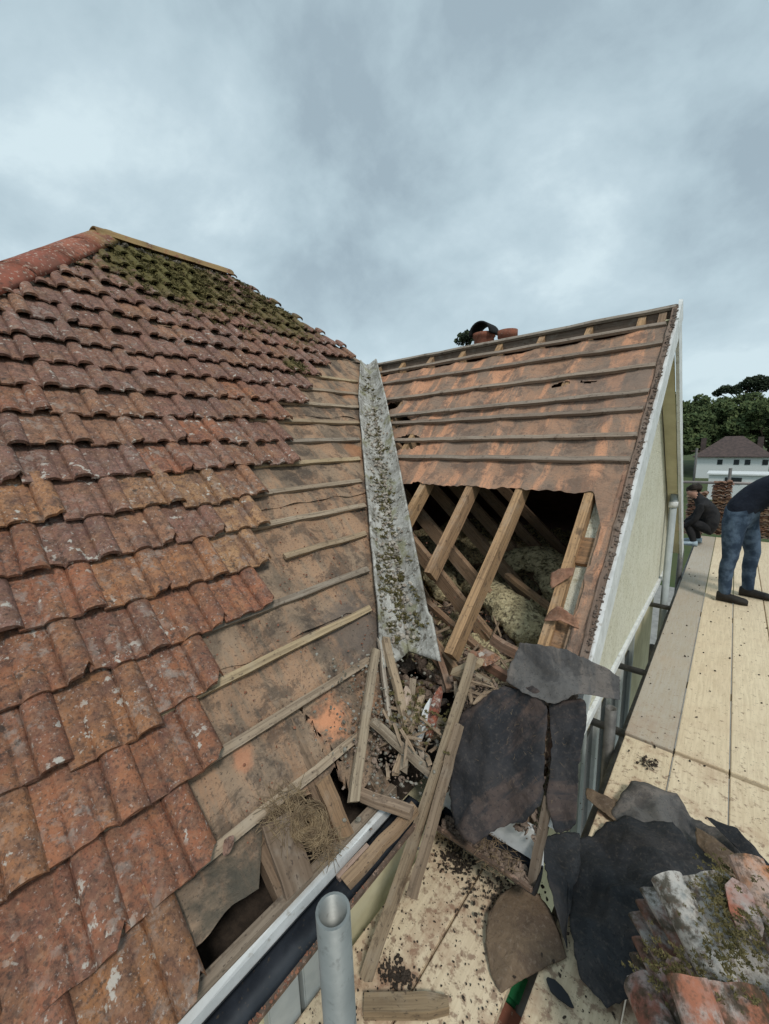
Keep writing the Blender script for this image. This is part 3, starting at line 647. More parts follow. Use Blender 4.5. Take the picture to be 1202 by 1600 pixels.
# ceiling joists
for x in (-.78, -1.16, -1.55, -1.95):
    bar('ceiling_joist', (x, 1.36, .39), (x, 5.9, .39), .045, .09, T_WOOD, house, (0.25, 0.165, 0.10), seg=4)
bar('wall_plate', (-1.0, 1.42, .40), (-.50, 1.42, .40), .095, .06, T_WOOD, house, (0.36, 0.29, 0.20), seg=4, wob=.002)
# loose mineral wool between the joists
kind(grid('loose_insulation', lambda x, y: V((x, y, .38 + .17 * abs(noise.fractal(V((x * 2.6, y * 2.6, 1)), 1, 2, 5)) + .06 * abs(noise.fractal(V((x * 9, y * 9, 0)), .8, 2, 4)))), lin(-3.4, -.62, 170), lin(1.75, 5.9, 220), T_INS, smooth=False), 'stuff')['label'] = 'loose yellow mineral wool between the joists inside the open roof'
kind(clumps('attic_rubble', [(V((random.uniform(-2.0, -.65), random.uniform(1.5, 2.7), .40 + random.random() * .07)), random.uniform(.010, .04)) for _ in range(520)], T_INSD), 'stuff')['label'] = 'dusty brown rubble inside the torn-open roof'
# gable
XW = -.50
gw = [(1.42, .15), (5.90, .15), (5.90, ZR - (5.90 - YR) * tR - .09), (YR, ZR - .09), (1.42, ze + (1.42 - Y0) * tR - .09)]
mesh('gable_wall', [V((XW, a, b)) for a, b in gw] + [V((XW - .06, a, b)) for a, b in gw], [(0, 1, 2, 3, 4), (9, 8, 7, 6, 5)] + [(k, k + 5, (k + 1) % 5 + 5, (k + 1) % 5) for k in range(5)], T_STUC, house)
box('gable_wall', (-.75, 1.34, -5.2), (-.62, 6.0, .145), T_CREAM, house)
box('gable_wall', (-.90, 1.335, -5.2), (-.622, 1.42, .14), T_CREAM, house)
box('jetty_soffit', (-.622, 1.40, .10), (-.495, 5.95, .148), T_WHITE, house)
bar('drip_board', (-.488, 1.62, .165), (-.488, 5.75, .165), .022, .045, T_WHITE, house, seg=8)
def slope_board(name, s0, s1, x, depth, th, mat, near=True, off=0.0):
    a = RP(x, s0, -depth / 2 + off); b = RP(x, s1, -depth / 2 + off)
    if not near: a = V((a.x, 2 * YR - a.y, a.z)); b = V((b.x, 2 * YR - b.y, b.z))
    nn = nR_ if near else V((0, -nR_.y, nR_.z))
    return bar(name, a, b, th, depth, mat, house, upv=nn, seg=12, wob=.0012)
slope_board('bargeboard', .02, SR + .10, XG - .012, .15, .024, T_WHITE)
slope_board('bargeboard', -.1, SR + .02, XG - .010, .15, .024, T_WHITE, False)
slope_board('verge_soffit', .0, SR, (XG + XW) / 2 - .01, .012, abs(XG - XW) - .04, T_CREAM, True, -.115)
slope_board('verge_soffit', .0, SR, (XG + XW) / 2 - .01, .012, abs(XG - XW) - .04, T_CREAM, False, -.115)
bar('verge_batten', RP(-.405, .18, .005), RP(-.405, SR, .005), .03, .03, T_WOOD, house, (0.22, 0.155, 0.12), upv=nR_, seg=40, wob=.003)
clumps('verge_mortar', [(RP(-.395 + jit(.012), random.uniform(.3, SR), .022), random.uniform(.003, .009)) for _ in range(420)], m_plain('verge_bits', (0.22, 0.17, 0.14), (0.10, 0.075, 0.06), 50, .5), house)
# pipes and frames seen in the gap under the gable
dp = tube('downpipe', (-.432, 5.1, -2.5), (-.432, 5.1, 1.12), .034, T_PIPE, house)
tube('bracket', (-.432, 5.1, .98), (-.432, 5.1, 1.04), .042, T_WHITE, dp)
for y, w, c in ((2.55, .11, T_PIPE), (2.95, .09, T_WHITE), (3.35, .06, T_PIPE), (3.75, .13, T_WHITE), (4.3, .07, T_PIPE)):
    box('window_post', (-.62, y, -2.6), (-.575, y + w, .095), c, house, bev=.004)
box('window_glass', (-.618, 2.6, -1.6), (-.602, 4.4, -.35), T_GLASS, house)
# valley trough
def vf(u, v):
    s = .40 + u * (SC + .03 - .40); wl = (.245 if s < 2.6 else .245 - (s - 2.6) * .12); wr = (.20 if s < 2.6 else .20 - (s - 2.6) * .04)
    if s < .6: wr += .02
    if v < .5: p = LP(valY(s) - wl * (1 - v * 2), s, .022 + .035 * (1 - 2 * v) ** 3 - .0)
    else: p = RP(valX(s * sL / sR) + wr * (v * 2 - 1), s * sL / sR, .022 + .045 * (2 * v - 1) ** 2)
    e = .018 * noise.fractal(V((p.x * 9, p.y * 9, p.z * 9)), 1, 2, 4) * (1 - abs(2 * v - 1)) ** .7
    if v < .06: p.y += .012 * noise.noise(V((s * 5, 1, 1)))
    return p + V((0, 0, .01 + e))
valley = grid('valley_trough', vf, lin(0, 1, 150), lin(0, 1, 25), T_VAL, house, thick=.012, uvf=lambda u, v: (u * 3.4, v * .5))
vp = []
for _ in range(1500):
    u = random.choice((random.uniform(.32, .62), random.uniform(.05, .2), random.uniform(.3, .9), random.uniform(.12, .34), random.uniform(.02, .14)))
    v = min(.93, max(.06, random.gauss(.42, .15 if u > .25 else .2))); 
    if noise.noise(V((u * 17, v * 5, 4))) < -.02: continue
    vp.append((vf(u, v) + V((0, 0, random.uniform(.0, .012))), random.uniform(.006, .019)))
clumps('mortar_and_moss', [(p, r * .6) for p, r in vp[:len(vp) // 2]], T_MOSSG, valley, .7, 2)
tufts('moss_cushions', vp[len(vp) // 2:], T_MOSS, valley, 22)
clumps('pale_mortar_bits', [(vf(random.uniform(.02, .7), min(.9, max(.1, random.gauss(.40, .17)))) + V((0, 0, .012)), random.uniform(.005, .016)) for _ in range(420)], T_GRIT, valley, .7)
# chimney stack behind the wing
ch = thing('chimney_stack', (-2.75, 5.75, 1.5), 'brick chimney stack with two terracotta pots just behind the wing ridge', 'chimney')
box('stack', (-3.2, 5.55, .9), (-2.35, 5.95, 2.86), T_BRICK, ch, bev=.01)
box('flaunching', (-3.16, 5.57, 2.862), (-2.39, 5.93, 2.95), T_GRIT, ch, bev=.02)
def lathe(name, c, prof, mat, parent, seg=22):
    P, F = [], []
    for r, z in prof:
        for k in range(seg): a = 2 * math.pi * k / seg; P.append(V((c[0] + r * math.cos(a), c[1] + r * math.sin(a), c[2] + z)))
    for j in range(len(prof) - 1):
        for k in range(seg): k2 = (k + 1) % seg; F.append((j * seg + k, j * seg + k2, (j + 1) * seg + k2, (j + 1) * seg + k))
    return mesh(name, P, F, mat, parent, smooth=True)
po = lathe('chimney_pot', (-2.95, 5.75, 2.92), ((.17, 0), (.15, .08), (.145, .28), (.165, .30), (.165, .35), (.12, .35), (.12, .1)), T_BRICK, ch)
P_, F_ = [], []
for j in range(5):
    for k in range(15):
        a = math.pi * k / 14; y = -.15 + .3 * j / 4; P_.append(V((-2.95 + .15 * math.cos(a), 5.75 + y, 3.235 + .16 * math.sin(a))))
for j in range(4):
    for k in range(14): F_.append((j * 15 + k, j * 15 + k + 1, (j + 1) * 15 + k + 1, (j + 1) * 15 + k))
hood = mesh('cowl', P_, F_, T_BLACK, po, smooth=True); md = hood.modifiers.new('t', 'SOLIDIFY'); md.thickness = .025
lathe('chimney_pot', (-2.60, 5.78, 2.92), ((.13, 0), (.115, .05), (.115, .22), (.14, .24), (.14, .33), (.10, .33), (.10, .1)), T_BRICK, ch)

# ------------------------------------------------------------------ trees
def leaf_cloud(centres, n, size, seed):
    random.seed(seed); P, F, tone = [], [], []
    tot = sum(r ** 2 for _, r in centres)
    for c, r in centres:
        for _ in range(int(n * r * r / tot)):
            d = V((random.gauss(0, 1), random.gauss(0, 1), random.gauss(0, 1))).normalized(); rr = r * random.uniform(.55, 1.05)
            p = V(c) + V((d.x * rr, d.y * rr, d.z * rr * .8)); a = V((jit(1), jit(1), jit(1))).normalized(); b_ = a.orthogonal().normalized(); sz = size * random.uniform(.5, 1.3); k = len(P)
            P += [p + a * sz, p + b_ * sz * .6, p - a * sz, p - b_ * sz * .6]; F.append((k, k + 1, k + 2, k + 3)); t_ = random.random(); tone += [t_] * 4
    return P, F, tone
def tree(name, loc, h, r, mat, seed, label, leaves=3500, size=.35, spread=(1, .8), group='trees on the far hillside', lobes=34, base=.25):
    random.seed(seed); t = thing(name, loc, label, 'tree', group); L = V(loc)
    cs = []
    for i in range(lobes):
        a = random.uniform(0, 6.28); q = math.sqrt(random.random()) * r * .8; z = h * random.uniform(base + .1, .92)
        k = 1 - ((z / h) - .55) ** 2 * 1.6
        cs.append((L + V((math.cos(a) * q * k, math.sin(a) * q * k, z)), r * random.uniform(.13, .34)))
    P, F, tone = leaf_cloud(cs, leaves, size, seed)
    o = mesh('crown', P, F, mat, t); at = o.data.attributes.new('tone', 'FLOAT', 'POINT'); at.data.foreach_set('value', tone)
    P, F = [], []
    def limb(p0, p1, r0, r1):
        d = (p1 - p0).normalized(); a = d.orthogonal().normalized(); b_ = d.cross(a); k = len(P)
        for p, q in ((p0, r0), (p0.lerp(p1, .5) + V((jit(r0), jit(r0), 0)), (r0 + r1) / 2), (p1, r1)):
            for i in range(7): an = i * 6.283 / 7; P.append(p + a * math.cos(an) * q + b_ * math.sin(an) * q)
        for j in range(2):
            for i in range(7): i2 = (i + 1) % 7; F.append((k + j * 7 + i, k + j * 7 + i2, k + j * 7 + 7 + i2, k + j * 7 + 7 + i))
    limb(L, L + V((0, 0, h * .6)), r * .09, r * .05)
    for c, q in cs[:9]: limb(L + V((0, 0, h * random.uniform(.3, .55))), V(c), r * .035, r * .012)
    mesh('trunk', P, F, T_BARK, t, smooth=True)
    return t
TS = [(-13, 104, 15.5, 6, 'broad pale green tree tallest at the gable edge of the hillside'), (-8.8, 100, 15.2, 5, 'round green tree beside the white bargeboard line'), (-4.5, 106, 13.6, 5, 'mid green tree left of the dark pine on hillside'),
      (0.5, 112, 14.5, 6, 'dense green tree under the dark pine'), (5.5, 106, 14.0, 6, 'green tree right of the pine at the photo edge'), (-7.5, 92, 10.5, 4.6, 'lower green tree in front, left of the brown-roofed house'), (-2.0, 97, 12.0, 5, 'dark green tree directly behind the brown hipped roof'),
      (4.2, 96, 12.0, 5, 'dark green tree behind the chimney of the white house'), (11, 104, 15, 7, 'broad tree beyond the right edge of the hillside group'), (18, 110, 16, 8, 'far right broad tree of the hillside group')]
for i, (x, y, h, r, lb) in enumerate(TS):
    tree('broadleaf_tree', (x, y, -5), h, r, T_LEAF, 40 + i, lb, 7000, .36)
# umbrella-shaped pine on the skyline
def pine(loc, h, seed):
    random.seed(seed); t = thing('pine_tree', loc, 'dark flat-topped pine rising above the other hillside trees', 'tree', 'trees on the far hillside'); L = V(loc); cs = []
    for (x, z, r) in ((-4.6, .90, .9), (-3.4, .935, 1.1), (-2.2, .92, 1.0), (-.8, .955, 1.1), (.3, .995, 1.2), (1.5, 1.01, 1.3), (2.8, .99, 1.2), (3.7, .95, 1.0), (-1.5, .90, 1.0), (1.0, .93, 1.2), (2.4, .92, 1.1)): cs.append((L + V((x, jit(1), h * z)), r))
    P, F, tone = leaf_cloud(cs, 4200, .26, seed); o = mesh('crown', P, F, T_LEAFD, t); at = o.data.attributes.new('tone', 'FLOAT', 'POINT'); at.data.foreach_set('value', tone)
    vs_, fs, uv = barg(L, L + V((0, 0, h * .9)), .5, .5, upv=(0, 1, 0), seg=6, wob=.12)
    for c, r in cs[:9]:
        a, b_, u_ = barg(L + V((0, 0, h * .72)), c, .16, .16, upv=(0, 1, .1), seg=3, wob=.1); k = len(vs_); vs_ += a; fs += [tuple(i + k for i in f) for f in b_]
    mesh('trunk', vs_, fs, T_BARK, t)
pine((0.8, 113, -5), 16.6, 77)
# shrubby tree behind the ridge beside the chimney
tree('small_tree', (-7.80, 14, -5.2), 11.7, .62, T_LEAFD, 91, 'dark leafy tree tip showing beside the chimney pots', 420, .085, group=None, lobes=14, base=.8)
random.seed(23)
# ------------------------------------------------------------------ white house across the valley
wh = thing('far_house', (1.0, 86, -7), 'distant white house with brown hipped roof below the trees', 'house')
hx0, hx1, hy0, hy1, hz0, hz1 = -4.6, 4.2, 84, 92, -8.0, -2.1
box('wall', (hx0, hy0, hz0), (hx1, hy1, hz1), T_WHITE, wh)
rz = hz1 + 3.1
mesh('roof', [V((hx0 - .5, hy0 - .5, hz1)), V((hx1 + .5, hy0 - .5, hz1)), V((hx1 + .5, hy1 + .5, hz1)), V((hx0 - .5, hy1 + .5, hz1)), V((-1.3, 88, rz)), V((.9, 88, rz)), V((hx0 - .5, hy0 - .5, hz1 - .15)), V((hx1 + .5, hy0 - .5, hz1 - .15))], [(0, 1, 5, 4), (1, 2, 5), (2, 3, 4, 5), (3, 0, 4), (6, 7, 1, 0), (3, 2, 1, 0)], T_ROOFD, wh)
for x in (-4.4, 2.7): box('chimney', (x, 87.4, hz1 + .2), (x + .7, 88.1, hz1 + 2.9), T_ROOFD, wh)
for x in (-1.9, .1, 1.4, 3.4):
    f_ = box('window', (x, hy0 - .05, hz1 - 1.3), (x + .65, hy0 + .05, hz1 - .5), T_GLASS, wh)
wh2 = thing('far_bungalow', (-2.5, 60, -7), 'low white building below the distant brown-roofed house', 'house')
box('wall', (-1.9, 58, -7), (3.6, 62, -2.95), T_WHITE, wh2); box('window', (-.5, 57.93, -3.9), (.9, 58.02, -3.2), T_GLASS, wh2)
box('roof', (-2.1, 57.8, -2.948), (3.8, 62.2, -2.80), T_WHITE, wh2)
pl = thing('telegraph_pole', (-3.0, 62.8, -6), 'thin dark telegraph pole before the distant white house', 'pole')
tube('post', (-3.05, 55, -6), (-3.05, 55, .1), .11, T_RUST, pl, seg=8); bar('crossarm', (-3.55, 55, -.2), (-2.55, 55, -.2), .08, .08, T_WOOD, pl, (0.12, 0.09, 0.07), seg=2)

# ------------------------------------------------------------------ scaffold
BEI = [(0.73, 0.60, 0.42), (0.76, 0.635, 0.45), (0.70, 0.575, 0.40), (0.745, 0.615, 0.435)]
def board(x0, x1, y0, y1, col, label, z=0.0):
    o = box('scaffold_board', (x0 + .002, y0, z - .038), (x1 - .002, y1, z), T_BOARD, None, col, bev=.003)
    return tag(o, label, 'scaffold board', 'boards of the scaffold platform')
board(-.343, -.105, 2.512, 8.6, (0.45, 0.40, 0.33), 'weathered grey scaffold board running beside the gable wall', -.001)
nmf = ['first pale board right of the grey one, running far', 'second pale board right of the grey one, under the standing person', 'third pale board from the grey one', 'fourth pale board from the grey one', 'fifth pale board from the grey one']
for k in range(5): board(-.102 + .2365 * k, .1315 + .2365 * k, 2.518, 8.6, BEI[k % 4], nmf[k], .003 * (k % 2))
nmn = ['near pale board next to the gap, under black felt and tiles', 'second near pale board from the gap, under the black felt heap', 'third near pale board from the gap', 'fourth near pale board from the gap', 'fifth near pale board from the gap']
for k in range(5): board(-.338 + .2355 * k, -.1045 + .2355 * k, -1.4, 2.494, BEI[(k + 2) % 4], nmn[k], -.004 * ((k + 1) % 2))
board(-.862, -.633, -1.2, 1.30, BEI[1], 'pale board closest to the gutter, batten resting on it', 0)
board(-.629, -.394, -1.2, 1.30, BEI[3], 'pale board between the gutter-side board and the gap', -.002)
def pole(p0, p1, label, mat=T_GALV, r=.0242):
    return tag(tube('scaffold_tube', p0, p1, r, mat), label, 'scaffold tube', 'scaffold tubes')
pole((-.351, .281, -5), (-.366, .286, 1.10), 'galvanised scaffold upright with open top in front of the gutter')
pole((-.41, 2.47, -5), (-.41, 2.44, .17), 'dark upright tube ending beside the torn grey felt', T_RUST, .03)
pole((-.62, 3.45, -.09), (1.2, 3.50, -.09), 'dark cross tube under the far boards, nearer one', T_RUST)
pole((-.62, 2.62, -.09), (1.2, 2.64, -.09), 'grey cross tube just behind the board joint', T_RUST)
pole((-.62, 5.0, -.09), (1.2, 5.02, -.09), 'cross tube under boards by the gable middle', T_RUST)
pole((-.41, 4.1, -5), (-.40, 4.1, -.14), 'short upright tube below the boards by the gable middle', T_RUST)
pole((-.36, 1.0, -.12), (-.36, 8.5, -.12), 'long ledger tube along the board edge', T_RUST)
pole((-.40, 6.25, -5), (-.40, 6.25, .28), 'short brown upright tube by the gable far corner', T_RUST, .03)
pole((-.7, 9.4, .83), (1.6, 9.4, .86), 'guard rail tube across the far end of the platform', m_plain('pinkish_tube', (0.42, 0.36, 0.33), (0.33, 0.28, 0.26), 10, .1))
pole((-.02, 9.42, -5), (-.02, 9.42, 1.1), 'upright tube at the far end of the platform', T_RUST)
tag(box('green_crate_edge', (-.44, 1.02, -.20), (-.34, 1.12, -.10), T_GREEN, bev=.01), 'green plastic corner showing in the gap between boards', 'crate')
tag(box('loose_brick', (-.43, .80, -.16), (-.345, 1.01, -.095), T_BRICK, bev=.006), 'dark red brick seen in the gap between the boards', 'brick')
# stacks of lifted tiles at the far end
for j, (x, y, n_, lb) in enumerate(((-.42, 8.75, 30, 'stack of lifted tiles behind the crouching person'), (-.10, 8.9, 38, 'tall stack of lifted tiles left of the standing person'), (.22, 8.8, 26, 'stack of lifted tiles behind the standing person'), (.52, 8.9, 34, 'stack of lifted tiles at the right photo edge'))):
    t = thing('tile_stack', (x, y, 0), lb, 'tile stack', 'stacks of lifted tiles at the platform end')
    for i in range(n_):
        o = bpy.data.objects.new('tile', TM[i % 5]); COL.objects.link(o); par(o, t); c = V((x - .12 + jit(.02), y - .14 + jit(.02), .02 + i * .024)); o.location = c; o.rotation_euler = (jit(.012), jit(.012), jit(.06)); o.color = (*random.choice([(0.30, 0.15, 0.09), (0.38, 0.24, 0.14), (0.22, 0.11, 0.08), (0.34, 0.28, 0.22)]), 1)

# ------------------------------------------------------------------ loose timber
def loose(p0, p1, w, t, col, label, upv=(0, 0, 1), **k):
    return tag(bar('loose_batten', p0, p1, w, t, T_WOOD, None, col, upv=upv, **k), label, 'batten', 'loose roof battens')
G1, G2, G3 = (0.33, 0.265, 0.195), (0.40, 0.30, 0.20), (0.28, 0.215, 0.155)
loose((-1.235, 1.325, .752), (-.925, .845, .468), .038, .022, (0.36, 0.285, 0.20), 'grey batten leaning down the slope to the gutter end', nL_, seg=8, wob=.0015, rag=.01)
loose((-1.245, 1.405, .775), (-.925, 1.19, .48), .038, .022, G2, 'broken batten fanned out at the foot of the valley, middle one', nL_, seg=6, wob=.003, rag=.02)
loose((-1.262, 1.385, .765), (-1.0, 1.15, .52), .020, .018, (0.42, 0.36, 0.29), 'thin pale split batten at the foot of the valley', nL_, seg=6, wob=.003, rag=.02)
loose((-1.06, 1.31, .54), (-.86, 1.19, .43), .024, .018, (0.40, 0.33, 0.26), 'short pale batten below the broken mortar piece', seg=4, wob=.002, rag=.01)
loose((-1.04, 1.07, .61), (-.80, 1.165, .42), .034, .022, G1, 'short batten lying crosswise in the heap of debris', seg=5, wob=.002, rag=.01)
loose((-.815, 1.52, .775), (-.752, .700, .028), .042, .026, (0.36, 0.275, 0.185), 'longest batten sloping from the hole down to the boards', (1, 0, .2), seg=12, wob=.002, bend=.012)
loose((-.762, 1.31, .575), (-.700, .885, .20), .036, .026, (0.29, 0.215, 0.15), 'second long batten just right of the longest one', (1, 0, .2), seg=10, wob=.002)
loose((-.95, .915, .425), (-.755, .975, .432), .036, .030, (0.36, 0.26, 0.185), 'short brown batten lying across the gutter end', seg=3, wob=.002, rag=.008)
loose((-.822, .70, .345), (-.785, 1.03, .385), .036, .030, (0.33, 0.22, 0.135), 'stained batten lying along the gutter behind the upright tube', seg=6, wob=.002, rag=.006)
loose((-.858, .70, .335), (-.850, .835, .345), .016, .016, (0.40, 0.28, 0.22), 'thin pinkish sliver lying in the gutter', seg=3, wob=.001)
loose((-.392, 1.31, .46), (-.408, 1.205, .17), .030, .034, (0.19, 0.15, 0.115), 'upright grey timber standing at the wing gutter end', (0, 1, 0), seg=5, wob=.002, rag=.006)
loose((-.88, 1.575, .625), (-.64, 1.56, .58), .035, .075, (0.38, 0.315, 0.225), 'pale broken joist lying below the hole', seg=4, wob=.004, rag=.02)
loose((-.90, 1.665, .68), (-.62, 1.63, .63), .03, .04, (0.27, 0.145, 0.095), 'reddish joist behind the pale broken one', seg=4, wob=.002, rag=.01)
loose((-.84, 1.77, .74), (-.60, 1.76, .68), .03, .05, (0.30, 0.18, 0.12), 'reddish brown nogging under the grey felt flap', seg=4, wob=.002, rag=.01)
loose((-1.25, 1.80, .70), (-.93, 1.50, .56), .03, .03, (0.25, 0.15, 0.10), 'brown batten fallen inside the hole beside the valley', seg=4, wob=.002)
loose((-.90, 1.50, .66), (-.80, 1.56, .735), .045, .03, (0.40, 0.30, 0.19), 'splintered pale piece at the foot of the longest rafter', seg=4, wob=.003, rag=.02)
loose((-1.62, 2.25, .62), (-1.02, 2.02, .50), .045, .03, (0.30, 0.19, 0.12), 'fallen batten crossing the hole low behind the long rafter', seg=5, wob=.002)
loose((-1.20, 2.75, .74), (-.66, 2.45, .62), .045, .03, (0.34, 0.22, 0.13), 'fallen batten lying over the insulation roll in the hole', seg=5, wob=.002)
loose((-1.08, 1.42, .60), (-.88, 1.08, .46), .030, .02, (0.30, 0.235, 0.17), 'thin grey batten half buried under the fanned battens', seg=5, wob=.003, rag=.015)
loose((-.98, 1.36, .60), (-.90, 1.05, .44), .026, .018, (0.37, 0.27, 0.18), 'narrow brown batten pointing down to the gutter end', seg=5, wob=.003, rag=.015)
oc = bar('timber_offcut', (-.715, .655, .018), (-.515, .825, .018), .046, .034, T_WOOD, None, (0.30, 0.22, 0.135), seg=4, taper=.55)
tag(oc, 'short brown timber offcut lying on the boards by the upright tube', 'offcut')
# planks at the rafter feet under the nest
for (y, w, lb, c) in ((.60, .10, 'wide brown plank at the eave under the bird nest', (0.19, 0.135, 0.095)), (.80, .06, 'narrow orange-brown plank right of the bird nest', (0.28, 0.175, 0.10))):
    tag(bar('eave_plank', LP(y - .02, .015, .022), LP(y, .205, .03), w, .016, T_WOOD, None, c, upv=nL_, seg=5, wob=.002, rag=.008), lb, 'plank')
# broken tile and mortar bits in the heap
def shard(name, p, ex, ey, L, W, T, mat, label, cat, col=None, seed=0):
    random.seed(seed + 900); ex = V(ex).normalized(); ez = ex.cross(V(ey)).normalized(); ey = ez.cross(ex)
    pts = []; n_ = 9
    for k in range(n_):
        a = 2 * math.pi * k / n_ + jit(.2); r = random.uniform(.8, 1.12); q = V((math.copysign(min(1, abs(math.cos(a)) * 1.25), math.cos(a)) * L / 2 * r, math.copysign(min(1, abs(math.sin(a)) * 1.25), math.sin(a)) * W / 2 * r)).to_3d() if False else (math.cos(a) * L / 2 * r * 1.1, math.sin(a) * W / 2 * r * 1.1)
        pts.append(q)
    P = [ex * x + ey * y + ez * (T / 2 + jit(T * .15)) for x, y in pts] + [ex * x * .95 + ey * y * .95 - ez * T / 2 for x, y in pts]
    F = [tuple(range(n_)), tuple(range(2 * n_ - 1, n_ - 1, -1))] + [(k, k + n_, (k + 1) % n_ + n_, (k + 1) % n_) for k in range(n_)]
    o = mesh(name, P, F, mat, color=col); o.location = p; return tag(o, label, cat)
shard('broken_tile', (-.90, 1.33, .565), (-.04, .2, .2), (1, 0, 0), .22, .045, .016, T_TILE, 'red broken tile sliver standing beside the valley foot', 'broken tile', (0.33, 0.09, 0.05), 1)
shard('mortar_piece', (-.925, 1.29, .53), (-.04, .2, .2), (1, 0, 0), .18, .030, .02, T_WHITE, 'white mortar sliver beside the red tile sliver', 'mortar', None, 2)
shard('mortar_piece', (-1.035, 1.30, .585), (-.1, .2, .2), (1, 0, .1), .10, .045, .02, m_plain('pale_mortar', (0.52, 0.40, 0.31), (0.42, 0.31, 0.24), 20, .4), 'pale pinkish mortar piece in the middle of the heap', 'mortar', None, 3)
shard('broken_tile', (-.80, 1.60, .73), (1, .4, .1), (0, 1, .9), .13, .07, .014, T_TILE, 'orange-brown tile fragment at the top of the debris heap', 'broken tile', (0.36, 0.16, 0.09), 4)
shard('broken_tile', LP(.44, .235, .05), (.1, .3, .8), (1, 0, 0), .06, .030, .012, T_TILE, 'small pinkish tile fragment at the tile edge above the gutter', 'broken tile', (0.50, 0.32, 0.26), 5)
shard('felt_scrap', (-.268, 1.078, .012), (.8, -.1, 0), (0, 1, 0), .085, .036, .008, T_FELT_D, 'small black felt scrap on the near boards', 'felt', None, 6)
shard('broken_tile', (-.80, .60, .345), (.1, 1, 0), (1, 0, .2), .075, .03, .014, T_TILE, 'pinkish tile fragment lying on the gutter lip', 'broken tile', (0.50, 0.30, 0.23), 7)
# grit, crumbs, soil
random.seed(31)
def splinters(name, cs, label):
    P, F, U = [], [], []
    for c, n_, sd, (l0, l1) in cs:
        for _ in range(n_):
            p = V(c) + V((random.gauss(0, sd[0]), random.gauss(0, sd[1]), random.gauss(0, sd[2]))); L = random.uniform(l0, l1); d = V((jit(1), jit(1), jit(.6))).normalized() * L / 2
            a, b, u = barg(p - d, p + d, random.uniform(.004, .02), random.uniform(.003, .009), upv=(jit(.6), jit(.6), 1), seg=3, wob=.0015, taper=.4, rag=.006); k = len(P); P += a; F += [tuple(i + k for i in f) for f in b]; U += [(x + k * .37, y) for x, y in u]
    o = mesh(name, P, F, T_WOOD, None, U, color=(0.34, 0.25, 0.17)); kind(o, 'stuff'); o['label'] = label
splinters('splintered_wood', ((V((-1.0, 1.2, .52)), 60, (.07, .07, .02), (.04, .14)), (V((-.80, 1.52, .62)), 40, (.07, .05, .02), (.04, .14)), (V((-.86, 1.30, .46)), 30, (.06, .05, .02), (.03, .10))), 'splinters of broken timber in the heap below the valley')
splinters('attic_splinters', ((V((-1.0, 1.95, .50)), 40, (.18, .16, .03), (.06, .22)), (V((-1.5, 2.5, .52)), 30, (.25, .2, .03), (.06, .25))), 'splintered wood lying inside the torn-open roof')
kind(clumps('mortar_lumps', [(V((-.98 + random.gauss(0, .075), 1.25 + random.gauss(0, .07), .50 + random.gauss(0, .03))), random.uniform(.003, .013)) for _ in range(220)], T_MOSSG, None, .5, 1), 'stuff')['label'] = 'broken grey mortar lumps below the end of the valley'
kind(tufts('heap_moss', [(V((-.99 + random.gauss(0, .07), 1.30 + random.gauss(0, .07), .555 + random.gauss(0, .03))), random.uniform(.006, .014)) for _ in range(130)], T_MOSS, None, 18), 'stuff')['label'] = 'dark moss clumps over the end of the valley'
kind(clumps('heap_rubble', [(LP(random.gauss(1.12, .10), random.gauss(.17, .11), .03 + random.random() * .03), random.uniform(.002, .009)) for _ in range(420)], T_INSD, None, .5, 1), 'stuff')['label'] = 'grey mortar rubble at the foot of the valley'
kind(clumps('heap_crumbs', [(LP(random.gauss(1.16, .14), random.gauss(.22, .18), .04 + random.random() * .03), random.uniform(.002, .008)) for _ in range(420)], T_MOSSG), 'stuff')['label'] = 'pale mortar crumbs at the foot of the valley'
kind(clumps('wing_eave_rubble', [(RP(random.uniform(-.84, -.40), random.uniform(-.05, .42), -.02 + random.random() * .03), random.uniform(.003, .014)) for _ in range(900)], T_INSD, None, .5), 'stuff')['label'] = 'brown dusty rubble along the wing eave'
kind(clumps('board_grit', [(V((random.uniform(-.86, -.39) if random.random() < .75 else random.uniform(-.33, .5), random.uniform(.4, 1.3) if random.random() < .6 else random.uniform(.5, 2.4), .003)), random.uniform(.001, .0042)) for _ in range(900)], T_SOIL_SHADE), 'stuff')['label'] = 'dark grit scattered over the near boards'
kind(clumps('far_board_grit', [(V((random.uniform(-.34, .9), random.uniform(2.4, 6.5), .006)), random.uniform(.002, .008)) for _ in range(160)], T_SOIL_SHADE), 'stuff')['label'] = 'dark grit scattered over the far boards'
for (x, y, r, n_, lb) in ((-.735, 1.235, .05, 150, 'dark soil pile under the eave by the long battens'), (-.50, 1.24, .10, 240, 'black crumbs painting in stains and shadow below the wing gutter'), (-.70, .78, .022, 60, 'small dark soil clump on the boards by the batten foot'), (-.66, .80, .016, 40, 'second small dark soil clump right of the batten foot'), (-.20, 2.33, .03, 40, 'dark crumbs near the board joint')):  # black crumbs under the wing gutter stand in for stains and shadow
    kind(clumps('dark_crumbs', [(V((x + random.gauss(0, r), y + random.gauss(0, r * .8), .004 + random.random() * r * .25)), random.uniform(.0015, .007)) for _ in range(n_ * 2)], T_SOIL_SHADE), 'stuff')['label'] = lb
clumps('gutter_debris', [(V((random.uniform(-.77, -.42), Y0 - .045 + jit(.03), ze - .185 + jit(.008))), random.uniform(.005, .014)) for _ in range(260)], T_INSD, g2)
clumps('lip_debris', [(V((Xe + .13 + jit(.006), random.uniform(.05, .75), ze - .028)), random.uniform(.0015, .005)) for _ in range(110)], T_CLAYB, g1)
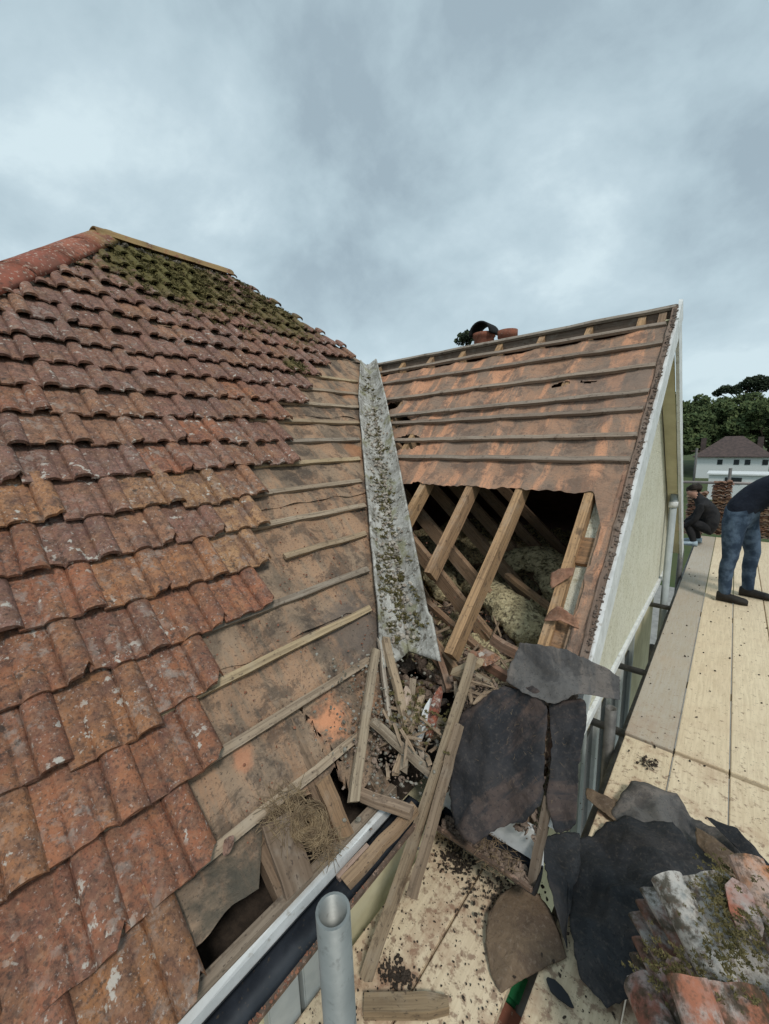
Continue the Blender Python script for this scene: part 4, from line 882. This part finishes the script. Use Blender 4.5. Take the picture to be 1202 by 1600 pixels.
kind(clumps('slope_crumbs', [(LP(random.uniform(.5, 2.3), random.uniform(.15, 1.6), .012), random.uniform(.002, .006)) for _ in range(700)], T_CLAYB, flat=.5), 'stuff')['label'] = 'clay and moss crumbs lying on the exposed underlay'
# bird nest
nst = thing('bird_nest', LP(.66, .15, .04), 'straw bird nest on the eave planks above the gutter', 'nest')
exn, eyn = V((0, 1, 0)), LP(0, 1) - LP(0, 0)
strands('cup', LP(.68, .13, .03), exn, eyn, nL_, 420, .044, T_STRAW, nst, .0010)
strands('trailing_straw', LP(.64, .20, .02), exn, eyn, nL_, 190, .075, T_STRAW, nst, .0009, False, (.04, .13))
strands('trailing_straw', LP(.70, .05, .035), exn, eyn, nL_, 110, .05, T_STRAW, nst, .0009, False, (.03, .09))
kind(strands('straw_litter', RP(-.56, .25, .06), V((1, 0, 0)), RP(0, 1) - RP(0, 0), nR_, 90, .19, T_STRAW, None, .0004, False, (.006, .022)), 'stuff')['label'] = 'dry straw litter on the black felt'
kind(strands('gutter_straw', V((-.53, Y0 - .05, ze - .17)), V((1, 0, 0)), V((0, 1, 0)), V((0, 0, 1)), 90, .08, T_STRAW, None, .0009, False, (.02, .06)), 'stuff')['label'] = 'straw lying in the wing gutter'

# ------------------------------------------------------------------ insulation rolls
def insul(name, path, r, label, sq=.62):
    P, F = [], []; na, nl = 34, 44; pts = [V(p) for p in path]; c0 = sum(pts, V()) / len(pts)
    for j in range(nl):
        f = j / (nl - 1) * (len(pts) - 1); i = min(int(f), len(pts) - 2); g = f - i; p0, p1, p2, p3 = pts[max(i - 1, 0)], pts[i], pts[i + 1], pts[min(i + 2, len(pts) - 1)]
        c = .5 * ((2 * p1) + (p2 - p0) * g + (2 * p0 - 5 * p1 + 4 * p2 - p3) * g * g + (3 * p1 - p0 - 3 * p2 + p3) * g ** 3); d = (p2 - p1).normalized(); sd = d.cross(V((0, 0, 1))).normalized(); uu = sd.cross(d)
        er = r * (1 - .5 * max(0, (abs(j / (nl - 1) - .5) - .42) / .08))
        for k in range(na):
            a = 2 * math.pi * k / na; q = sd * math.cos(a) * er + uu * math.sin(a) * er * sq; P.append(c + q * (1 + .24 * noise.fractal((c + q) * 10, .8, 2, 5)) - c0)
    for j in range(nl - 1):
        for k in range(na): k2 = (k + 1) % na; F.append((j * na + k, j * na + k2, (j + 1) * na + k2, (j + 1) * na + k))
    F.append(tuple(range(na - 1, -1, -1))); F.append(tuple((nl - 1) * na + k for k in range(na)))
    o = mesh(name, P, F, T_INS, smooth=True); o.location = c0; return tag(o, label, 'insulation', 'mineral wool inside the roof')
insul('insulation_roll', [(-1.55, 2.95, .52), (-1.30, 2.72, .57), (-1.02, 2.50, .56), (-.80, 2.33, .52)], .15, 'long yellow insulation roll lying between two rafters in the hole')
insul('insulation_roll', [(-1.47, 3.22, .62), (-1.25, 3.33, .72), (-1.02, 3.27, .68), (-.86, 3.02, .54)], .17, 'folded yellow insulation batt arched behind the right rafter')
insul('insulation_roll', [(-2.55, 3.55, .62), (-2.3, 3.40, .62), (-2.1, 3.30, .58)], .15, 'yellowish insulation lump deep behind the left rafter')
insul('insulation_roll', [(-2.15, 3.0, .60), (-1.9, 2.85, .58), (-1.62, 2.62, .50)], .12, 'insulation roll under the inner rafters beside the valley')

# ------------------------------------------------------------------ loose felt
def tagf(o, lb): return tag(o, lb, 'felt sheet', 'torn pieces of roofing felt')
R_ = RP
def fr(pts, n): return [R_(x, s, n + (d if d else 0)) for x, s, d in pts]
tagf(felt('felt_sheet', fr(((-.655, .43, .0), (-.648, .60, .02), (-.50, .625, .03), (-.38, .62, .03), (-.262, .60, -.02), (-.245, .52, -.03), (-.36, .475, .03), (-.445, .405, .03), (-.55, .40, .02)), .075), T_FELT_G, .012, 7, upv=(0, -1, 1)), 'grey felt flap lying over the bargeboard below the hole')
tagf(felt('felt_sheet', fr(((-.80, .23, .0), (-.70, .34, .01), (-.655, .40, .02), (-.52, .44, .02), (-.468, .38, .0), (-.43, .20, .0), (-.40, .07, -.01), (-.435, .0, -.01), (-.51, -.06, .01), (-.58, -.155, -.0), (-.675, -.145, -.01), (-.735, -.06, .0), (-.775, .09, .01)), .055), T_FELT_R, .022, 6, upv=(0, -1, 1), fold=lambda p: .016 * math.sin((p.x + .6) * 26 + p.z * 7) + .012 * abs(math.sin((p.x + p.z * .35) * 17)) - .03 * max(0, .30 - p.z) * 4), 'large dusty black felt sheet hanging over the wing eave')
tagf(felt('felt_sheet', fr(((-.475, .41, 0), (-.355, .47, .01), (-.335, .41, 0), (-.32, .23, 0), (-.292, .06, -.01), (-.345, .015, -.02), (-.392, .07, 0), (-.425, .27, 0)), .045), T_FELT_R, .012, 8, upv=(0, -1, 1)), 'narrow dark felt strip hanging down the verge edge')
# big heap on the platform
def fz(pts): return [V(p) for p in pts]
def arc(p): return .028 * math.sin(p.x * 13 + p.y * 5)
tagf(felt('felt_sheet', fz(((-.235, 2.06, .05), (-.06, 2.12, .06), (.00, 2.08, .03), (.075, 2.05, .05), (.18, 1.98, .10), (.27, 1.90, .06), (.25, 1.80, .02), (.10, 1.62, .05), (-.05, 1.60, .05), (-.20, 1.70, .02), (-.28, 1.86, .03))), T_FELT_G, .02, 7, upv=(0, 0, 1), fold=arc), 'torn grey-black felt sheet spread at the back of the board heap')
tagf(felt('felt_sheet', fz(((-.225, 1.84, .07), (-.05, 1.86, .10), (.06, 1.72, .12), (.03, 1.50, .14), (-.05, 1.22, .08), (-.14, 1.13, .02), (-.215, 1.14, .02), (-.275, 1.24, .02), (-.345, 1.44, .04), (-.365, 1.60, .04), (-.32, 1.72, .03))), T_FELT_D, .018, 6, upv=(0, 0, 1), fold=lambda p: .016 * math.sin(p.x * 15 - p.y * 6) + .014 * abs(math.sin(p.x * 9 + p.y * 11))), 'largest black felt sheet on the boards beside the broken tiles')
tagf(felt('felt_sheet', fz(((-.445, 1.50, .10), (-.365, 1.60, .06), (-.33, 1.50, .045), (-.30, 1.28, .05), (-.275, 1.20, .02), (-.36, 1.24, .10), (-.43, 1.36, .13))), T_FELT_D, .012, 9, upv=(0, 0, 1), fold=lambda p: .03 * math.cos((p.x + .36) * 22)), 'rolled black felt piece at the left of the heap')
tagf(felt('felt_sheet', fz(((-.435, 1.30, .04), (-.36, 1.265, .05), (-.31, 1.225, .03), (-.272, 1.185, .012), (-.315, 1.12, .012), (-.355, 1.05, .01), (-.392, .985, .01), (-.405, .958, .01), (-.45, .98, .012), (-.50, 1.04, .03), (-.525, 1.12, .04), (-.52, 1.20, .045), (-.485, 1.27, .045))), T_FELT_B, .006, 6, crown=.02, rag=.001, upv=(0, 0, 1)), 'brown fan-shaped felt piece face down on the boards')
tagf(felt('felt_sheet', fz(((-.40, 1.93, .02), (-.28, 1.93, .03), (-.17, 1.86, .03), (-.18, 1.80, .02), (-.30, 1.83, .03), (-.39, 1.87, .02))), T_FELT_B, .008, 9, upv=(0, 0, 1), n=48), 'small brown felt strip behind the heap near the gap')
tagf(felt('felt_sheet', fz(((.02, 1.92, .10), (.14, 1.86, .12), (.23, 1.76, .08), (.22, 1.70, .05), (.12, 1.77, .09), (.03, 1.85, .09))), T_FELT_B, .008, 9, upv=(0, 0, 1), n=48, crown=.02), 'brown underside of a curled felt edge on the heap')
tagf(felt('felt_sheet', fz(((.05, 1.97, .13), (.15, 1.95, .15), (.25, 1.86, .13), (.275, 1.76, .06), (.24, 1.77, .11), (.15, 1.87, .14))), T_FELT_D, .006, 9, upv=(0, 0, 1), n=48), 'thin curled black felt lip at the right of the heap')
# small felt scraps still nailed to rafters
for pts, lb in ((((-.64, 1.02, 0), (-.60, 1.05, .01), (-.535, 1.06, .02), (-.53, 1.02, .02), (-.57, .99, .0), (-.62, .93, -.01)), 'small orange felt scrap curling off the right rafter, upper'), (((-.60, .80, 0), (-.55, .84, .03), (-.47, .81, .02), (-.455, .77, 0), (-.53, .775, .02), (-.60, .765, 0)), 'small orange felt scrap bridging rafter and verge, lower')):
    tagf(felt('felt_scrap', fr(pts, .012), T_FELT_O, .006, 12, upv=(0, -1, 1), n=40, rings=6, rag=.003), lb)

# ------------------------------------------------------------------ pile of lifted tiles in the near right corner
def placed_tile(TLc, TR, BLc, mi, col, label, brk=None):
    TLc, TR, BLc = V(TLc), V(TR), V(BLc); ex = (TR - TLc).normalized(); yv = (TLc - BLc); yv = (yv - ex * yv.dot(ex)).normalized(); ez = ex.cross(yv)
    me = TM[mi]
    if brk:
        bm = bmesh.new(); bm.from_mesh(me)
        for (co, no) in brk: bmesh.ops.bisect_plane(bm, geom=bm.verts[:] + bm.edges[:] + bm.faces[:], plane_co=co, plane_no=V(no).normalized(), clear_outer=True)
        ed = [e_ for e_ in bm.edges if e_.is_boundary]; bmesh.ops.holes_fill(bm, edges=ed); me = bpy.data.meshes.new('tile'); bm.to_mesh(me); bm.free()
    o = bpy.data.objects.new('lifted_tile', me); COL.objects.link(o); m = Matrix((ex, yv, ez)).transposed().to_4x4(); m.translation = TLc - yv * TL; o.matrix_world = m; o.color = (*col, 1)
    return tag(o, label, 'roof tile', 'lifted tiles piled in the near corner')
def m_tilep():
    b = MB('lifted_tile_clay'); p = b.pos
    c = b.mix(b.rng(b.noise(p, 10, 5, .6), .42, .6), b.ocol, b.mix(.6, b.ocol, (0.42, 0.41, 0.39)))
    c = b.mix(b.rng(b.noise(b.mapv(p, off=(3, 3, 3)), 14, 6, .65), .50, .64, 0, .7), c, (0.43, 0.42, 0.39))
    c = b.mix(b.rng(b.noise(b.mapv(p, off=(1, 3, 3)), 11, 6, .68), .48, .60, 0, .9), c, (0.055, 0.045, 0.028))
    c = b.mix(b.rng(b.noise(b.mapv(p, off=(5, 5, 3)), 50, 5, .7), .50, .64, 0, .7), c, (0.13, 0.085, 0.06))
    return b.fin(c, b.noise(p, 50, 6, .7), .7, .008)
T_TILEP = m_tilep()
TMP = []
for m_ in TM:
    q = m_.copy(); q.materials.clear(); q.materials.append(T_TILEP); TMP.append(q)
def put_tile(O, ex, ey, mi, col, label, brk=()):
    ex = V(ex).normalized(); ey = V(ey); ey = (ey - ex * ey.dot(ex)).normalized(); ez = ex.cross(ey); me = TMP[mi]
    if brk:
        bm = bmesh.new(); bm.from_mesh(me)
        for (co, no) in brk: bmesh.ops.bisect_plane(bm, geom=bm.verts[:] + bm.edges[:] + bm.faces[:], plane_co=co, plane_no=V(no).normalized(), clear_outer=True)
        bmesh.ops.holes_fill(bm, edges=[e_ for e_ in bm.edges if e_.is_boundary]); me = bpy.data.meshes.new('lifted_tile'); bm.to_mesh(me); bm.free(); me.materials.append(T_TILEP)
    o = bpy.data.objects.new('lifted_tile', me); COL.objects.link(o); m = Matrix((ex, ey, ez)).transposed().to_4x4(); m.translation = V(O); o.matrix_world = m; o.color = (*col, 1)
    return tag(o, label, 'roof tile', 'lifted tiles piled in the near corner')
RR = V((.754, .656, 0)); FF = V((-.656, .754, 0))
put_tile((.125, 1.285, .585), -RR + V((0, 0, -.05)), V((.06, -.33, -.10)), 0, (0.52, 0.48, 0.43), 'whitish mossy tile with a raised roll and pointed broken head, top of pile', [((.055, .0, 0), (-1, -.75, 0)), ((.25, .0, 0), (.5, -.35, 0))])
put_tile((.065, 1.085, .535), -RR + V((0, 0, -.75)), V((.05, -.33, -.10)), 1, (0.30, 0.12, 0.085), 'dark stained tile under the left edge of the pointed tile', [((.06, .03, 0), (-.6, -1, 0))])
put_tile((.30, 1.37, .60), -RR + V((-.1, .15, .18)), V((.05, -.30, -.08)), 2, (0.52, 0.215, 0.09), 'clean orange tile at the back right of the pile', [((0, .21, 0), (.1, 1, 0))])
put_tile((.315, 1.04, .675), V((-.85, -.42, -.25)), V((.28, -.36, -.22)), 3, (0.38, 0.31, 0.26), 'grey mortar-caked tile overlapping the orange one at the photo edge', [((.14, 0, 0), (.8, -.6, 0))])
put_tile((.19, 1.03, .585), V((-.75, -.6, .12)), V((.10, -.42, -.16)), 4, (0.38, 0.15, 0.09), 'mossy tile wedged under the grey mortar-caked one', [((.05, .02, 0), (-1, -.4, 0))])
shard('broken_tile', (.115, 1.13, .612), (.1, -.4, -.1), (1, .4, 0), .12, .06, .016, T_TILEP, 'reddish tile shard lying in the mossy dip of the tile pile', 'broken tile', (0.36, 0.13, 0.08), 21)
SL = ['bottom tile of the hidden stack under the pile', 'second tile up in the stack under the pile', 'third tile up in the stack under the pile', 'fourth tile up in the stack under the pile', 'fifth tile up in the stack under the pile', 'sixth tile up in the stack under the pile', 'seventh tile up in the stack under the pile', 'eighth tile up in the stack under the pile', 'ninth tile up in the stack under the pile']
random.seed(5)
for i in range(9):
    put_tile((.085 + jit(.012), 1.0 + jit(.012) + .004 * i, .016 + .046 * i), RR + V((jit(.08), jit(.08), jit(.03))), FF, i % 5, random.choice([(0.24, 0.12, 0.085), (0.19, 0.095, 0.07), (0.27, 0.16, 0.11)]), SL[i])
kind(tufts('pile_moss', [(V((random.gauss(.10, .035), random.gauss(1.10, .08), .60 + random.random() * .02)), random.uniform(.003, .008)) for _ in range(420)] + [(V((random.gauss(.22, .05), random.gauss(1.12, .05), .645 + random.random() * .02)), random.uniform(.003, .008)) for _ in range(160)] + [(V((random.gauss(.03, .05), random.gauss(.93, .04), .55 + random.random() * .02)), random.uniform(.003, .008)) for _ in range(200)], T_MOSS, None, 14), 'stuff')['label'] = 'moss crumbs on the near pile of tiles'

# ------------------------------------------------------------------ people
def skin_mesh(joints, bones, sub=2):
    me = bpy.data.meshes.new('b'); names = list(joints); me.from_pydata([joints[k][0] for k in names], [(names.index(a), names.index(b)) for a, b in bones], []); o = bpy.data.objects.new('b', me); COL.objects.link(o)
    md = o.modifiers.new('s', 'SKIN'); md.use_smooth_shade = True
    for i, k in enumerate(names):
        r = joints[k][1]; o.data.skin_vertices[0].data[i].radius = r if isinstance(r, tuple) else (r, r); o.data.skin_vertices[0].data[i].use_root = (i == 0)
    sb = o.modifiers.new('u', 'SUBSURF'); sb.levels = sub; sb.render_levels = sub
    dg = bpy.context.evaluated_depsgraph_get(); r = bpy.data.meshes.new_from_object(o.evaluated_get(dg)); bpy.data.objects.remove(o); return r
def hand_joints(J, B, side, wrist, d, spread, curl):
    d = V(d).normalized(); spread = V(spread).normalized(); c = V(curl).normalized(); w = V(wrist)
    J[side + 'palm'] = (w + d * .055, (.036, .022)); B.append((side + 'wr', side + 'palm'))
    for i, (o_, L) in enumerate(((-.030, .062), (-.010, .075), (.011, .070), (.030, .055))):
        a = w + d * .095 + spread * o_; b = a + d * L * .5 + c * L * .2; e_ = b + d * L * .28 + c * L * .5
        for nm, q, rr in (('k', a, .010), ('m', b, .0085), ('t', e_, .0075)): J[f'{side}f{i}{nm}'] = (q, rr)
        B += [(side + 'palm', f'{side}f{i}k'), (f'{side}f{i}k', f'{side}f{i}m'), (f'{side}f{i}m', f'{side}f{i}t')]
    a = w + d * .035 - spread * .045; b = a + d * .035 - spread * .018 + c * .015
    J[side + 'th1'] = (a, .011); J[side + 'th2'] = (b, .009); B += [(side + 'palm', side + 'th1'), (side + 'th1', side + 'th2')]
def shoe(name, heel, toe, mat, parent, w=.048, h=.085):
    heel, toe = V(heel), V(toe); d = (toe - heel); L = d.length; d.normalize(); s = d.cross(V((0, 0, 1))).normalized(); P, F = [], []; na = 12; prof = [(0, .7, .9), (.05, .95, 1.0), (.25, .92, 1.05), (.45, .95, .85), (.65, 1.1, .74), (.85, 1.1, .66), (.95, .95, .58), (1, .7, .45)]
    for f, ww, hh in prof:
        for k in range(na):
            a = 2 * math.pi * k / na; z = math.sin(a); zz_ = (z * .5 + .5) ** .8 * h * hh; P.append(heel + d * L * f + s * math.cos(a) * w * ww + V((0, 0, zz_)))
    for j in range(len(prof) - 1):
        for k in range(na): k2 = (k + 1) % na; F.append((j * na + k, j * na + k2, (j + 1) * na + k2, (j + 1) * na + k))
    F.append(tuple(range(na - 1, -1, -1))); F.append(tuple((len(prof) - 1) * na + k for k in range(na)))
    return mesh(name, P, F, mat, parent, smooth=True)
def person(loc, J, B, mats, classify, label, group=None):
    t = thing('person', loc, label, 'person', group); me = skin_mesh(J, B)
    for m in mats: me.materials.append(m)
    for pg in me.polygons:
        pg.material_index = classify(pg.center); pg.use_smooth = True
    for v in me.vertices: v.co += .006 * noise.noise(v.co * 14) * v.normal
    o = bpy.data.objects.new('body', me); COL.objects.link(o); par(o, t); return t
y = 5.42
J = {'pel': ((.10, y, .93), (.165, .135)), 'sp1': ((.17, y, 1.06), (.155, .14)), 'sp2': ((.30, y, 1.20), (.165, .15)), 'sp3': ((.46, y, 1.29), (.17, .15)), 'nk': ((.58, y, 1.33), .065), 'hd0': ((.66, y, 1.32), .075), 'hd1': ((.74, y, 1.29), (.095, .085)), 'hd2': ((.80, y, 1.26), .07),
     'lh': ((.06, y - .10, .86), .115), 'lk': ((.07, y - .13, .49), .072), 'lc': ((.045, y - .13, .33), .066), 'la': ((.055, y - .13, .11), .054), 'lf': ((.06, y - .13, .055), .056),
     'rh': ((.15, y + .10, .86), .115), 'rk': ((.245, y + .16, .50), .072), 'rc': ((.23, y + .16, .33), .066), 'ra': ((.24, y + .17, .11), .054), 'rf': ((.245, y + .17, .055), .056),
     'ls': ((.50, y - .19, 1.24), .068), 'le': ((.58, y - .24, .97), .052), 'lwr': ((.72, y - .16, .76), .032), 'rs': ((.50, y + .19, 1.24), .068), 're': ((.60, y + .24, .97), .052), 'rwr': ((.74, y + .12, .77), .032)}
B = [('pel', 'sp1'), ('sp1', 'sp2'), ('sp2', 'sp3'), ('sp3', 'nk'), ('nk', 'hd0'), ('hd0', 'hd1'), ('hd1', 'hd2'), ('pel', 'lh'), ('lh', 'lk'), ('lk', 'lc'), ('lc', 'la'), ('la', 'lf'), ('pel', 'rh'), ('rh', 'rk'), ('rk', 'rc'), ('rc', 'ra'), ('ra', 'rf'), ('sp3', 'ls'), ('ls', 'le'), ('le', 'lwr'), ('sp3', 'rs'), ('rs', 're'), ('re', 'rwr')]
J = {k: (V(v[0]), v[1]) for k, v in J.items()}
hand_joints(J, B, 'l', J['lwr'][0], (.5, .15, -.6), (0, 1, .2), (.2, .3, -.6)); hand_joints(J, B, 'r', J['rwr'][0], (.5, -.15, -.6), (0, -1, .2), (.2, -.3, -.6))
def cl1(c):
    if c.x > .62 and c.z > 1.1: return 2
    if c.x > .71 and c.z < .84: return 2
    return 1 if c.z > .965 + (c.x - .1) * -.12 or c.x > .42 else 0
p1 = person((.15, y, 0), J, B, [T_JEANS, T_NAVY, T_SKIN], cl1, 'person in navy jumper and blue jeans bending over on the boards')
shoe('shoe', (-.005, y - .13, .0), (.245, y - .15, .0), T_SHOE, p1, .052, .105); shoe('shoe', (.175, y + .17, .0), (.435, y + .15, .0), T_SHOE, p1, .052, .105)
mesh_h = lambda c, r, par_, m: clumps('hair', [(V(c), r), (V(c) + V((.03, 0, .02)), r * .95), (V(c) + V((-.03, 0, .0)), r * .9)], m, par_, 1.0, 3)
h_ = mesh_h((.74, y, 1.35), .078, p1, T_HAIR); del h_['kind']
# crouching person
y = 7.85
J = {'pel': ((-.14, y, .30), (.15, .13)), 'sp1': ((-.17, y - .0, .44), .145), 'sp2': ((-.24, y, .58), (.155, .14)), 'sp3': ((-.31, y, .68), (.15, .13)), 'nk': ((-.36, y, .75), .062), 'hd0': ((-.40, y, .79), .075), 'hd1': ((-.44, y, .83), (.085, .09)), 'hd2': ((-.46, y, .88), .065),
     'lh': ((-.17, y - .10, .28), .10), 'lk': ((-.46, y - .13, .38), .068), 'lc': ((-.40, y - .13, .22), .06), 'la': ((-.36, y - .13, .10), .046), 'lf': ((-.36, y - .13, .06), .046),
     'rh': ((-.17, y + .10, .28), .10), 'rk': ((-.45, y + .15, .40), .068), 'rc': ((-.36, y + .15, .22), .06), 'ra': ((-.32, y + .15, .10), .046), 'rf': ((-.32, y + .15, .06), .046),
     'ls': ((-.30, y - .18, .64), .06), 'le': ((-.36, y - .20, .43), .048), 'lwr': ((-.50, y - .18, .30), .03), 'rs': ((-.30, y + .18, .64), .06), 're': ((-.38, y + .2, .44), .048), 'rwr': ((-.52, y + .12, .30), .03)}
B = B[:23]; J = {k: (V(v[0]), v[1]) for k, v in J.items()}
hand_joints(J, B, 'l', J['lwr'][0], (-.7, .1, -.5), (0, 1, .2), (-.2, .3, -.6)); hand_joints(J, B, 'r', J['rwr'][0], (-.7, -.1, -.5), (0, -1, .2), (-.2, -.3, -.6))
p2 = person((-.25, y, 0), J, B, [T_DKCLO, T_SKIN], lambda c: 1 if (c.x < -.375 and c.z > .74) or (c.x < -.50 and c.z < .32) else 0, 'person in black work clothes crouching by the gable far corner')
shoe('shoe', (-.30, y - .13, 0), (-.54, y - .14, 0), T_SHOEP, p2); shoe('shoe', (-.26, y + .15, 0), (-.50, y + .15, 0), T_SHOEP, p2)
h_ = mesh_h((-.425, y, .875), .070, p2, T_HAIR); del h_['kind']
